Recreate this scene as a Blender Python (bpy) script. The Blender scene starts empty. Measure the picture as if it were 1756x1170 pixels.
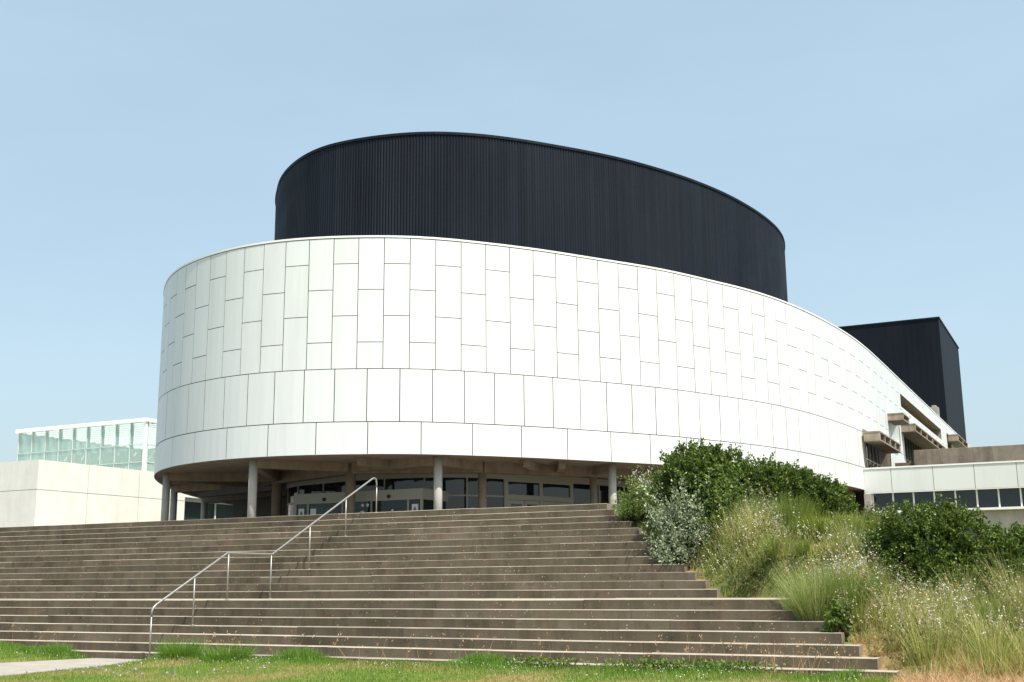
import bpy, math, random
import numpy as np
from mathutils import Vector, Matrix

# ------------------------------------------------------------------ camera, sky, sun, exposure
sc = bpy.context.scene
COL = sc.collection
cam_d = bpy.data.cameras.new('camera')
cam = bpy.data.objects.new('camera', cam_d)
COL.objects.link(cam)
EYE = 1.489
R3 = Matrix(((0.8930937278514669, 0.09895109200425999, 0.4388533635094238),
             (0.44978205711152347, -0.17704345634568489, -0.8754151676008931),
             (-0.008927170486563015, 0.9792161640599781, -0.20262282613458385)))
cam.matrix_world = Matrix.Translation((0, 0, EYE)) @ R3.to_4x4()
cam_d.sensor_width = 36.0
cam_d.lens = 40.504
cam_d.clip_start = 0.1
cam_d.clip_end = 6000
sc.camera = cam

SUN = Vector((0.50, -0.25, 1.0)).normalized()
SUN_EL = math.asin(SUN.z)
SUN_ROT = math.atan2(SUN.x, SUN.y)
world = bpy.data.worlds.new("World")
sc.world = world
world.use_nodes = True
wn = world.node_tree
for n in list(wn.nodes):
    wn.nodes.remove(n)
w_out = wn.nodes.new('ShaderNodeOutputWorld')
w_bg = wn.nodes.new('ShaderNodeBackground')
w_sky = wn.nodes.new('ShaderNodeTexSky')
w_sky.sky_type = 'NISHITA'
w_sky.sun_disc = False
w_sky.sun_elevation = SUN_EL
w_sky.sun_rotation = SUN_ROT
w_sky.altitude = 200
w_sky.air_density = 1.1
w_sky.dust_density = 4.0
w_sky.ozone_density = 1.6
w_bg.inputs['Strength'].default_value = 0.118
w_mix = wn.nodes.new('ShaderNodeMix')
w_mix.data_type = 'RGBA'
w_mix.inputs[0].default_value = 0.46
w_mix.inputs[7].default_value = (3.25, 4.40, 5.15, 1)      # summer haze veil
w_tint = wn.nodes.new('ShaderNodeMix')
w_tint.data_type = 'RGBA'
w_tint.blend_type = 'MULTIPLY'
w_tint.inputs[0].default_value = 1.0
w_tint.inputs[7].default_value = (1.03, 0.975, 0.88, 1)
wn.links.new(w_sky.outputs['Color'], w_tint.inputs[6])
wn.links.new(w_tint.outputs[2], w_mix.inputs[6])
w_tc = wn.nodes.new('ShaderNodeTexCoord')                        # faint uneven haze
w_mp = wn.nodes.new('ShaderNodeMapping')
w_mp.inputs['Scale'].default_value = (1.3, 1.3, 4.5)
w_nz = wn.nodes.new('ShaderNodeTexNoise')
w_nz.inputs['Scale'].default_value = 1.6
w_nz.inputs['Detail'].default_value = 6
w_nz.inputs['Roughness'].default_value = 0.55
w_mr = wn.nodes.new('ShaderNodeMapRange')
w_mr.inputs['From Min'].default_value = 0.3
w_mr.inputs['From Max'].default_value = 0.75
w_mr.inputs['To Min'].default_value = 0.40
w_mr.inputs['To Max'].default_value = 0.56
wn.links.new(w_tc.outputs['Generated'], w_mp.inputs['Vector'])
wn.links.new(w_mp.outputs['Vector'], w_nz.inputs['Vector'])
wn.links.new(w_nz.outputs['Fac'], w_mr.inputs['Value'])
wn.links.new(w_mr.outputs['Result'], w_mix.inputs[0])
wn.links.new(w_mix.outputs[2], w_bg.inputs['Color'])
wn.links.new(w_bg.outputs['Background'], w_out.inputs['Surface'])

sun_d = bpy.data.lights.new('sun', 'SUN')
sun_d.energy = 4.0
sun_d.angle = math.radians(0.53)
sun_d.color = (1.0, 0.955, 0.885)
sun = bpy.data.objects.new('sun', sun_d)
COL.objects.link(sun)
sun.rotation_euler = SUN.to_track_quat('Z', 'Y').to_euler()

sc.view_settings.view_transform = 'Standard'
sc.view_settings.look = 'None'
sc.view_settings.exposure = 0.8
sc.view_settings.gamma = 1.0
sc.view_settings.use_curve_mapping = False
sc.cycles.max_bounces = 8
sc.cycles.transparent_max_bounces = 12

rnd = random.Random(7)
rng = np.random.default_rng(11)

# ------------------------------------------------------------------ materials
def new_mat(name):
    m = bpy.data.materials.new(name)
    m.use_nodes = True
    nt = m.node_tree
    b = nt.nodes['Principled BSDF']
    return m, nt, b

def lk(nt, a, b):
    nt.links.new(a, b)

def mixc(nt, fac, a, b, mode='MIX'):
    n = nt.nodes.new('ShaderNodeMix')
    n.data_type = 'RGBA'
    n.blend_type = mode
    for sock, v in ((n.inputs[0], fac), (n.inputs[6], a), (n.inputs[7], b)):
        if isinstance(v, (int, float)):
            sock.default_value = v
        elif isinstance(v, tuple):
            sock.default_value = (v[0], v[1], v[2], 1)
        else:
            lk(nt, v, sock)
    return n.outputs[2]

def noise(nt, scale, detail=4, rough=0.6, vec=None, dist=0.0):
    n = nt.nodes.new('ShaderNodeTexNoise')
    n.inputs['Scale'].default_value = scale
    n.inputs['Detail'].default_value = detail
    n.inputs['Roughness'].default_value = rough
    n.inputs['Distortion'].default_value = dist
    if vec is not None:
        lk(nt, vec, n.inputs['Vector'])
    return n.outputs['Fac']

def ramp(nt, fac, stops):
    n = nt.nodes.new('ShaderNodeValToRGB')
    el = n.color_ramp.elements
    while len(el) < len(stops):
        el.new(0.5)
    for e, (p, c) in zip(el, stops):
        e.position = p
        e.color = (c[0], c[1], c[2], 1) if isinstance(c, tuple) else (c, c, c, 1)
    lk(nt, fac, n.inputs['Fac'])
    return n.outputs['Color']

def objcoord(nt, scale=(1, 1, 1)):
    t = nt.nodes.new('ShaderNodeTexCoord')
    mp = nt.nodes.new('ShaderNodeMapping')
    mp.inputs['Scale'].default_value = scale
    lk(nt, t.outputs['Object'], mp.inputs['Vector'])
    return mp.outputs['Vector']

def island(nt):
    g = nt.nodes.new('ShaderNodeNewGeometry')
    return g.outputs['Random Per Island']

def bump(nt, b, h, strength=0.3, dist=0.01):
    n = nt.nodes.new('ShaderNodeBump')
    n.inputs['Strength'].default_value = strength
    n.inputs['Distance'].default_value = dist
    lk(nt, h, n.inputs['Height'])
    lk(nt, n.outputs['Normal'], b.inputs['Normal'])

M = {}
# enamelled white cladding panels
m, nt, b = new_mat('white_panel')
base = ramp(nt, island(nt), [(0.0, (0.655, 0.68, 0.66)), (1.0, (0.685, 0.712, 0.69))])
st = ramp(nt, noise(nt, 1.0, 5, 0.65, objcoord(nt, (1.6, 1.6, 0.16))), [(0.30, (0.80, 0.80, 0.79)), (0.52, (1, 1, 1))])
lk(nt, mixc(nt, 0.33, base, st, 'MULTIPLY'), b.inputs['Base Color'])
b.inputs['Roughness'].default_value = 0.38
b.inputs['Specular IOR Level'].default_value = 0.4
bump(nt, b, noise(nt, 0.8, 2, 0.5, objcoord(nt)), 0.10, 0.03)
M['panel'] = m
# shadow gap behind panels
m, nt, b = new_mat('joint_backing')
b.inputs['Base Color'].default_value = (0.022, 0.021, 0.019, 1)
b.inputs['Roughness'].default_value = 0.9
M['joint'] = m
# white coping metal
m, nt, b = new_mat('white_metal')
b.inputs['Base Color'].default_value = (0.80, 0.80, 0.77, 1)
b.inputs['Roughness'].default_value = 0.45
M['white_metal'] = m
# black ribbed metal
m, nt, b = new_mat('black_metal')
nz = noise(nt, 1.0, 4, 0.6, objcoord(nt, (0.35, 0.35, 0.12)))
c = ramp(nt, nz, [(0.3, (0.007, 0.010, 0.016)), (0.7, (0.013, 0.017, 0.025))])
isl = ramp(nt, noise(nt, 1.0, 3, 0.7, objcoord(nt, (5.0, 5.0, 0.03))), [(0.3, 0.72), (0.7, 1.35)])
lk(nt, mixc(nt, 1.0, c, isl, 'MULTIPLY'), b.inputs['Base Color'])
r_ = ramp(nt, noise(nt, 0.5, 3, 0.6, objcoord(nt)), [(0.3, 0.46), (0.7, 0.60)])
lk(nt, r_, b.inputs['Roughness'])
b.inputs['Specular IOR Level'].default_value = 0.11
M['black'] = m
m, nt, b = new_mat('tower_metal')
c = ramp(nt, noise(nt, 1.0, 4, 0.6, objcoord(nt, (0.3, 0.3, 0.06))), [(0.3, (0.006, 0.008, 0.013)), (0.7, (0.011, 0.014, 0.021))])
lk(nt, c, b.inputs['Base Color'])
b.inputs['Roughness'].default_value = 0.5
b.inputs['Specular IOR Level'].default_value = 0.11
M['tower'] = m
# concrete kinds
def concrete(name, c0, c1, streak=0.5, sp=False, scale=2.0, rough=0.9, speck=(0.5, 0.46, 0.38), hue=False):
    m, nt, b = new_mat(name)
    oc = objcoord(nt)
    a = ramp(nt, noise(nt, scale, 6, 0.65, oc), [(0.28, c0), (0.72, c1)])
    s = ramp(nt, noise(nt, 1.0, 5, 0.7, objcoord(nt, (2.2, 2.2, 0.25))), [(0.32, (0.55, 0.54, 0.52)), (0.56, (1, 1, 1))])
    col = mixc(nt, streak, a, s, 'MULTIPLY')
    fine = noise(nt, 60, 3, 0.7, oc)
    col = mixc(nt, 0.35, col, ramp(nt, fine, [(0.3, 0.55), (0.7, 1.25)]), 'MULTIPLY')
    if sp:
        v = nt.nodes.new('ShaderNodeTexVoronoi')
        v.inputs['Scale'].default_value = 13
        lk(nt, oc, v.inputs['Vector'])
        f = ramp(nt, v.outputs['Distance'], [(0.10, 1.0), (0.17, 0.0)])
        gate = ramp(nt, noise(nt, 5, 2, 0.5, oc), [(0.5, 0.0), (0.62, 0.8)])
        col = mixc(nt, mixc(nt, 1.0, f, gate, 'MULTIPLY'), col, speck)
    isl = ramp(nt, island(nt), [(0.0, 0.80), (1.0, 1.2)])
    col = mixc(nt, 1.0, col, isl, 'MULTIPLY')
    if hue:
        hv = ramp(nt, noise(nt, 1.7, 5, 0.7, oc), [(0.34, (0.93, 1.01, 0.91)), (0.5, (1, 1, 1)), (0.66, (1.10, 1.0, 0.94))])
        col = mixc(nt, 1.0, col, hv, 'MULTIPLY')
        bl = ramp(nt, noise(nt, 3.2, 4, 0.75, objcoord(nt, (1, 1, 1.6))), [(0.27, 0.42), (0.41, 1.0), (0.60, 1.0), (0.74, 1.45)])
        col = mixc(nt, 0.8, col, bl, 'MULTIPLY')
    lk(nt, col, b.inputs['Base Color'])
    b.inputs['Roughness'].default_value = rough
    b.inputs['Specular IOR Level'].default_value = 0.25
    bump(nt, b, fine, 0.4, 0.006)
    M[name] = m
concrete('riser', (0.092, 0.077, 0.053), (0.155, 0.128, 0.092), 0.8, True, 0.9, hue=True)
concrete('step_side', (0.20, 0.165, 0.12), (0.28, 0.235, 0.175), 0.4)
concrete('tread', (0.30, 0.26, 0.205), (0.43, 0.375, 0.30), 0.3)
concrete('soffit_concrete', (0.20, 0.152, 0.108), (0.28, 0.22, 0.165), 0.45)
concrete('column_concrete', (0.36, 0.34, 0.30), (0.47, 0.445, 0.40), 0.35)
concrete('brown_concrete', (0.24, 0.20, 0.155), (0.36, 0.305, 0.24), 0.85)
concrete('pale_concrete', (0.70, 0.69, 0.61), (0.80, 0.79, 0.71), 0.18, False, 0.7)
concrete('grey_concrete', (0.30, 0.29, 0.27), (0.38, 0.37, 0.34), 0.3)
concrete('plaza_paving', (0.15, 0.14, 0.125), (0.21, 0.195, 0.175), 0.2)
concrete('path_concrete', (0.27, 0.245, 0.205), (0.36, 0.33, 0.28), 0.2)
concrete('core_shade_concrete', (0.10, 0.095, 0.088), (0.14, 0.13, 0.12), 0.4)  # core wall's own dark tone; on the left beams it paints shade
# frames, steel
m, nt, b = new_mat('frame_grey')
b.inputs['Base Color'].default_value = (0.34, 0.32, 0.275, 1)
b.inputs['Roughness'].default_value = 0.5
M['frame'] = m
m, nt, b = new_mat('grey_mullion')
b.inputs['Base Color'].default_value = (0.46, 0.52, 0.50, 1)
b.inputs['Roughness'].default_value = 0.45
M['grey_mullion'] = m
m, nt, b = new_mat('galvanised_steel')
b.inputs['Base Color'].default_value = (0.31, 0.30, 0.28, 1)
b.inputs['Metallic'].default_value = 0.55
b.inputs['Roughness'].default_value = 0.42
M['steel'] = m
m, nt, b = new_mat('black_plastic')
b.inputs['Base Color'].default_value = (0.012, 0.012, 0.012, 1)
b.inputs['Roughness'].default_value = 0.4
M['dark'] = m
m, nt, b = new_mat('white_sticker')
b.inputs['Base Color'].default_value = (0.75, 0.76, 0.76, 1)
b.inputs['Roughness'].default_value = 0.5
M['sticker'] = m
m, nt, b = new_mat('poster_ink')
b.inputs['Base Color'].default_value = (0.16, 0.15, 0.16, 1)
M['ink'] = m
# glass
def glass(name, tint, alpha, rough=0.04, spec=0.6, tcol=(0.72, 0.84, 0.80)):
    m, nt, b = new_mat(name)
    b.inputs['Base Color'].default_value = (*tint, 1)
    b.inputs['Roughness'].default_value = rough
    b.inputs['Specular IOR Level'].default_value = spec
    tr = nt.nodes.new('ShaderNodeBsdfTransparent')
    tr.inputs['Color'].default_value = (*tcol, 1)
    mx = nt.nodes.new('ShaderNodeMixShader')
    mx.inputs['Fac'].default_value = alpha
    out = nt.nodes['Material Output']
    lk(nt, tr.outputs['BSDF'], mx.inputs[1])
    lk(nt, b.outputs['BSDF'], mx.inputs[2])
    lk(nt, mx.outputs['Shader'], out.inputs['Surface'])
    M[name] = m
glass('dark_glass', (0.013, 0.020, 0.028), 0.72, 0.03, 0.8)
glass('green_glass', (0.44, 0.56, 0.52), 0.30, 0.05, 0.6, (0.88, 0.93, 0.91))
glass('hall_glass', (0.03, 0.05, 0.05), 0.55, 0.04, 0.6)
m, nt, b = new_mat('pale_green_interior')
b.inputs['Base Color'].default_value = (0.60, 0.64, 0.62, 1)
b.inputs['Roughness'].default_value = 0.6
M['interior'] = m
m, nt, b = new_mat('dark_interior')
b.inputs['Base Color'].default_value = (0.06, 0.055, 0.05, 1)
b.inputs['Roughness'].default_value = 0.8
M['dark_room'] = m

# plants
def leafmat(name, stops, trans=0.3, rough=0.45, spec=0.4, patch=None, up=None):
    m, nt, b = new_mat(name)
    col = ramp(nt, island(nt), stops)
    if patch:
        pf = ramp(nt, noise(nt, patch[0], 3, 0.6, objcoord(nt)), [(patch[1], 0.0), (patch[2], 1.0)])
        col = mixc(nt, pf, col, ramp(nt, island(nt), patch[3]))
    lk(nt, col, b.inputs['Base Color'])
    b.inputs['Roughness'].default_value = rough
    b.inputs['Specular IOR Level'].default_value = spec
    t = nt.nodes.new('ShaderNodeBsdfTranslucent')
    lk(nt, col, t.inputs['Color'])
    mx = nt.nodes.new('ShaderNodeMixShader')
    mx.inputs['Fac'].default_value = trans
    out = nt.nodes['Material Output']
    lk(nt, b.outputs['BSDF'], mx.inputs[1])
    lk(nt, t.outputs['BSDF'], mx.inputs[2])
    lk(nt, mx.outputs['Shader'], out.inputs['Surface'])
    M[name] = m
leafmat('leaf_dark', [(0, (0.048, 0.090, 0.015)), (0.6, (0.095, 0.150, 0.024)), (1, (0.18, 0.235, 0.040))], 0.25, 0.46, 0.35)
leafmat('leaf_silver', [(0, (0.17, 0.22, 0.12)), (0.6, (0.31, 0.37, 0.22)), (1, (0.54, 0.59, 0.44))], 0.25, 0.5, 0.3)
leafmat('leaf_olive', [(0, (0.08, 0.11, 0.03)), (1, (0.17, 0.20, 0.06))], 0.3)
leafmat('leaf_bright', [(0, (0.09, 0.155, 0.025)), (1, (0.20, 0.28, 0.06))], 0.35)
leafmat('leaf_yellow', [(0, (0.16, 0.21, 0.03)), (1, (0.28, 0.32, 0.05))], 0.35)
leafmat('blade_green', [(0, (0.10, 0.17, 0.025)), (1, (0.26, 0.33, 0.065))], 0.4)
leafmat('blade_feather', [(0, (0.14, 0.21, 0.04)), (0.6, (0.30, 0.37, 0.10)), (1, (0.58, 0.56, 0.28))], 0.35)
leafmat('blade_straw', [(0, (0.40, 0.24, 0.11)), (0.5, (0.60, 0.36, 0.19)), (1, (0.70, 0.50, 0.29))], 0.3)
leafmat('blade_meadow', [(0, (0.16, 0.22, 0.035)), (0.5, (0.37, 0.40, 0.095)), (1, (0.70, 0.61, 0.30))], 0.35)
leafmat('blade_lawn', [(0, (0.10, 0.20, 0.02)), (0.6, (0.17, 0.28, 0.035)), (1, (0.26, 0.32, 0.07))], 0.35, patch=(0.55, 0.46, 0.60, [(0, (0.22, 0.24, 0.06)), (1, (0.42, 0.34, 0.14))]))
leafmat('blade_verge', [(0, (0.09, 0.20, 0.02)), (1, (0.18, 0.32, 0.035))], 0.4)
leafmat('petal_white', [(0, (0.62, 0.56, 0.48)), (1, (0.82, 0.79, 0.73))], 0.35, 0.6, 0.2)
leafmat('petal_pink', [(0, (0.46, 0.25, 0.24)), (1, (0.64, 0.46, 0.42))], 0.35, 0.6, 0.2)
leafmat('petal_red', [(0, (0.34, 0.05, 0.04)), (1, (0.50, 0.14, 0.07))], 0.3, 0.6, 0.2)
leafmat('petal_lilac', [(0, (0.40, 0.32, 0.50)), (1, (0.55, 0.46, 0.62))], 0.3, 0.6, 0.2)
m, nt, b = new_mat('twig_bark')
b.inputs['Base Color'].default_value = (0.10, 0.075, 0.05, 1)
b.inputs['Roughness'].default_value = 0.9
M['bark'] = m
m, nt, b = new_mat('inner_shade_core')  # near-black green that paints the shade deep inside the shrubs
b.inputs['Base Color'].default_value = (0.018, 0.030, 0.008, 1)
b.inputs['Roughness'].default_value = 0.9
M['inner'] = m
# grounds
def soil(name, a, c, d):
    m, nt, b = new_mat(name)
    oc = objcoord(nt)
    f = noise(nt, 0.55, 4, 0.6, oc)
    col = ramp(nt, f, [(0.35, a), (0.5, c), (0.66, d)])
    g = noise(nt, 35, 4, 0.7, oc)
    lk(nt, mixc(nt, 0.6, col, ramp(nt, g, [(0.3, 0.5), (0.7, 1.3)]), 'MULTIPLY'), b.inputs['Base Color'])
    b.inputs['Roughness'].default_value = 0.95
    b.inputs['Specular IOR Level'].default_value = 0.1
    bump(nt, b, g, 0.6, 0.02)
    M[name] = m
soil('lawn_soil', (0.11, 0.16, 0.03), (0.17, 0.19, 0.05), (0.28, 0.23, 0.10))
soil('bank_soil', (0.09, 0.12, 0.03), (0.14, 0.15, 0.045), (0.30, 0.20, 0.10))
m, nt, b = new_mat('far_ground')
b.inputs['Base Color'].default_value = (0.12, 0.14, 0.06, 1)
b.inputs['Roughness'].default_value = 0.95
M['far_ground'] = m

# ------------------------------------------------------------------ mesh helpers
class MB:
    def __init__(self):
        self.v = []; self.f = []; self.mi = []; self.n = 0
    def add(self, verts, faces, mi=0):
        o = self.n
        self.v.extend([tuple(map(float, p)) for p in verts]); self.n += len(verts)
        for f in faces:
            self.f.append(tuple(i + o for i in f)); self.mi.append(mi)
    def box(self, x0, x1, y0, y1, z0, z1, mi=0):
        v = [(x0, y0, z0), (x1, y0, z0), (x1, y1, z0), (x0, y1, z0), (x0, y0, z1), (x1, y0, z1), (x1, y1, z1), (x0, y1, z1)]
        self.add(v, [(0, 3, 2, 1), (4, 5, 6, 7), (0, 1, 5, 4), (1, 2, 6, 5), (2, 3, 7, 6), (3, 0, 4, 7)], mi)
    def prism(self, pts, z0, z1, mi=0, cap=True):
        n = len(pts)
        a = 0.5 * sum(pts[i][0] * pts[(i + 1) % n][1] - pts[(i + 1) % n][0] * pts[i][1] for i in range(n))
        if a < 0:
            pts = pts[::-1]
        v = [(p[0], p[1], z0) for p in pts] + [(p[0], p[1], z1) for p in pts]
        f = [(i, (i + 1) % n, n + (i + 1) % n, n + i) for i in range(n)]
        if cap:
            f += [tuple(range(n - 1, -1, -1)), tuple(range(n, 2 * n))]
        self.add(v, f, mi)
    def bar(self, p, q, w, h, mi=0, up=(0, 0, 1)):
        p = Vector(p); q = Vector(q); d = (q - p).normalized()
        s = d.cross(Vector(up))
        s = s.normalized() if s.length > 1e-4 else Vector((1, 0, 0))
        u = s.cross(d)
        v = []
        for c in (p, q):
            for a, e in ((-1, -1), (1, -1), (1, 1), (-1, 1)):
                v.append(c + s * a * w / 2 + u * e * h / 2)
        self.add(v, [(3, 2, 1, 0), (4, 5, 6, 7), (0, 1, 5, 4), (1, 2, 6, 5), (2, 3, 7, 6), (3, 0, 4, 7)], mi)
    def tube(self, pts, rad, seg=10, mi=0):
        pts = [Vector(p) for p in pts]
        rads = rad if isinstance(rad, (list, tuple)) else [rad] * len(pts)
        prev = None; v = []; f = []
        for i, p in enumerate(pts):
            d = (pts[min(i + 1, len(pts) - 1)] - pts[max(i - 1, 0)]).normalized()
            a = prev if prev is not None else (Vector((0, 0, 1)) if abs(d.z) < 0.9 else Vector((1, 0, 0)))
            s = (a - d * a.dot(d)).normalized(); prev = s
            t = d.cross(s)
            for k in range(seg):
                an = 2 * math.pi * k / seg
                v.append(p + (s * math.cos(an) + t * math.sin(an)) * rads[i])
        for i in range(len(pts) - 1):
            for k in range(seg):
                k2 = (k + 1) % seg
                f.append((i * seg + k, i * seg + k2, (i + 1) * seg + k2, (i + 1) * seg + k))
        f.append(tuple(range(seg - 1, -1, -1)))
        L = (len(pts) - 1) * seg
        f.append(tuple(range(L, L + seg)))
        self.add(v, f, mi)
    def build(self, name, mats, parent=None, origin=None, smooth=False, bevel=0.0):
        return mesh_obj(name, self.v, self.f, self.mi, mats, parent, origin, smooth, bevel)

def mesh_obj(name, v, f, mi, mats, parent=None, origin=None, smooth=False, bevel=0.0):
    if not isinstance(mats, (list, tuple)):
        mats = [mats]
    if origin is None:
        origin = WPOS[parent.name] if parent is not None else (0, 0, 0)
    ox, oy, oz = origin
    me = bpy.data.meshes.new(name)
    me.from_pydata([(a - ox, b_ - oy, c - oz) for a, b_, c in v], [], f)
    for m_ in mats:
        me.materials.append(m_)
    if mi and len(mats) > 1:
        me.polygons.foreach_set('material_index', mi)
    if smooth:
        me.polygons.foreach_set('use_smooth', [True] * len(me.polygons))
    me.update()
    o = bpy.data.objects.new(name, me)
    COL.objects.link(o)
    place(o, parent, origin)
    if bevel > 0:
        bm_ = o.modifiers.new('bevel', 'BEVEL')
        bm_.width = bevel; bm_.segments = 2; bm_.limit_method = 'ANGLE'
    return o

WPOS = {}
def place(o, parent, origin):
    WPOS[o.name] = origin
    if parent is None:
        o.location = origin
    else:
        o.parent = parent
        pw = WPOS[parent.name]
        o.location = (origin[0] - pw[0], origin[1] - pw[1], origin[2] - pw[2])

def thing(name, loc, label, cat, group=None):
    o = bpy.data.objects.new(name, None)
    COL.objects.link(o)
    o.empty_display_size = 0.3
    WPOS[o.name] = loc
    o.location = loc
    tag(o, label, cat, group)
    return o

def tag(o, label=None, cat=None, group=None, kind=None):
    if label: o['label'] = label
    if cat: o['category'] = cat
    if group: o['group'] = group
    if kind: o['kind'] = kind
    return o

def part(name, mb, mats, parent, smooth=False, bevel=0.0):
    return mb.build(name, mats, parent, WPOS[parent.name], smooth, bevel)

def np_mesh(name, verts, faces, mats, mi=None, parent=None, origin=(0, 0, 0), smooth=False):
    """verts (n,3) array, faces (m,k) array of equal sized polygons"""
    me = bpy.data.meshes.new(name)
    verts = np.asarray(verts, np.float32) - np.asarray(origin, np.float32)
    faces = np.asarray(faces, np.int32)
    m_, k = faces.shape
    me.vertices.add(len(verts)); me.vertices.foreach_set('co', verts.ravel())
    me.loops.add(m_ * k); me.loops.foreach_set('vertex_index', faces.ravel())
    me.polygons.add(m_)
    me.polygons.foreach_set('loop_start', np.arange(0, m_ * k, k, dtype=np.int32))
    me.polygons.foreach_set('loop_total', np.full(m_, k, np.int32))
    for a in (mats if isinstance(mats, (list, tuple)) else [mats]):
        me.materials.append(a)
    if mi is not None:
        me.polygons.foreach_set('material_index', np.asarray(mi, np.int32))
    if smooth:
        me.polygons.foreach_set('use_smooth', np.ones(m_, bool))
    me.update(calc_edges=True)
    o = bpy.data.objects.new(name, me)
    COL.objects.link(o)
    place(o, parent, tuple(map(float, origin)))
    return o

def resample(pts, step):
    """Catmull-Rom through pts (2D), dense, then equal arc length"""
    P = np.array(pts, float)
    P = np.vstack([2 * P[0] - P[1], P, 2 * P[-1] - P[-2]])
    out = []
    for i in range(1, len(P) - 2):
        p0, p1, p2, p3 = P[i - 1:i + 3]
        # centripetal parametrisation
        t0 = 0; t1 = t0 + np.linalg.norm(p1 - p0) ** .5; t2 = t1 + np.linalg.norm(p2 - p1) ** .5; t3 = t2 + np.linalg.norm(p3 - p2) ** .5
        for t in np.linspace(t1, t2, 40, endpoint=False):
            A1 = (t1 - t) / (t1 - t0) * p0 + (t - t0) / (t1 - t0) * p1
            A2 = (t2 - t) / (t2 - t1) * p1 + (t - t1) / (t2 - t1) * p2
            A3 = (t3 - t) / (t3 - t2) * p2 + (t - t2) / (t3 - t2) * p3
            B1 = (t2 - t) / (t2 - t0) * A1 + (t - t0) / (t2 - t0) * A2
            B2 = (t3 - t) / (t3 - t1) * A2 + (t - t1) / (t3 - t1) * A3
            out.append((t2 - t) / (t2 - t1) * B1 + (t - t1) / (t2 - t1) * B2)
    out.append(P[-2])
    out = np.array(out)
    L = np.r_[0, np.cumsum(np.linalg.norm(np.diff(out, axis=0), axis=1))]
    n = max(2, int(round(L[-1] / step)) + 1)
    s = np.linspace(0, L[-1], n)
    return np.c_[np.interp(s, L, out[:, 0]), np.interp(s, L, out[:, 1])], s

PLZ = 3.2          # plaza level
# ------------------------------------------------------------------ plan of the white hall (counter-clockwise from the back left)
PLAN = [(-50.0, 104.0), (-54.0, 92.0), (-55.2, 80.0), (-54.2, 70.0), (-51.9, 61.3), (-49.2, 54.9), (-46.4, 49.9), (-43.6, 45.75),
        (-41.1, 42.75), (-38.6, 40.55), (-36.4, 39.28), (-34.24, 38.56), (-32.60, 38.30), (-31.23, 38.29), (-30.03, 38.44), (-28.96, 38.71),
        (-27.96, 39.06), (-27.03, 39.47), (-26.14, 39.94), (-25.29, 40.47), (-24.50, 41.09), (-23.75, 41.81), (-23.04, 42.61),
        (-22.33, 43.45), (-21.63, 44.34), (-20.93, 45.30), (-20.25, 46.34), (-19.55, 47.43), (-18.83, 48.54), (-18.09, 49.70),
        (-17.36, 51.00), (-16.65, 52.49), (-15.94, 54.15), (-15.19, 55.91), (-14.48, 57.94), (-13.82, 60.50), (-13.20, 63.95),
        (-12.72, 68.0), (-12.45, 71.5), (-12.32, 75.33), (-12.28, 80), (-12.28, 90.0), (-12.28, 142.0)]
DENSE, DS = resample(PLAN, 0.10)
SARC = DS
def P_at(s, off=0.0):
    s = np.atleast_1d(s)
    x = np.interp(s, SARC, DENSE[:, 0]); y = np.interp(s, SARC, DENSE[:, 1])
    e = 0.25
    tx = np.interp(s + e, SARC, DENSE[:, 0]) - np.interp(s - e, SARC, DENSE[:, 0])
    ty = np.interp(s + e, SARC, DENSE[:, 1]) - np.interp(s - e, SARC, DENSE[:, 1])
    L = np.hypot(tx, ty)
    # travelling from back-left to front to right: outward is to the right hand of travel
    nx, ny = ty / L, -tx / L
    return np.c_[x + nx * off, y + ny * off]
def s_of(x, y):
    return float(SARC[int(np.argmin(np.hypot(DENSE[:, 0] - x, DENSE[:, 1] - y)))])

Z0, ZA, ZB, ZT = 6.60, 7.94, 10.17, 15.96
hall = thing('concert_hall', (-30.0, 60.0, PLZ), 'big oval concert hall clad in white panels with a black ribbed drum on top', 'building')

def sY(y):
    return s_of(-12.28, y)
# openings on the straight flank: (s0, s1, z0, z1)
OPEN_Y = [(72.6, 82.2, 7.945, 10.25),      # first window
          (82.9, 87.3, 10.7, 12.60),       # recess
          (89.2, 116.5, 9.2, 12.35),       # long window band
          (88.9, 113.4, 13.85, 14.80),     # slot
          (118.0, 121.5, 13.0, 15.0)]      # end window
OPEN = [(sY(a), sY(b_), c, d) for a, b_, c, d in OPEN_Y]

def sub_rects(s0, s1, z0, z1, ops):
    rects = [(s0, s1, z0, z1)]
    for (a, b_, c, d) in ops:
        out = []
        for (p, q, r, t) in rects:
            if q <= a or p >= b_ or t <= c or r >= d:
                out.append((p, q, r, t)); continue
            if p < a: out.append((p, a, r, t))
            if q > b_: out.append((b_, q, r, t))
            pa, qb = max(p, a), min(q, b_)
            if r < c: out.append((pa, qb, r, c))
            if t > d: out.append((pa, qb, d, t))
        rects = out
    return [r for r in rects if r[1] - r[0] > 0.04 and r[3] - r[2] > 0.04]

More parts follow.
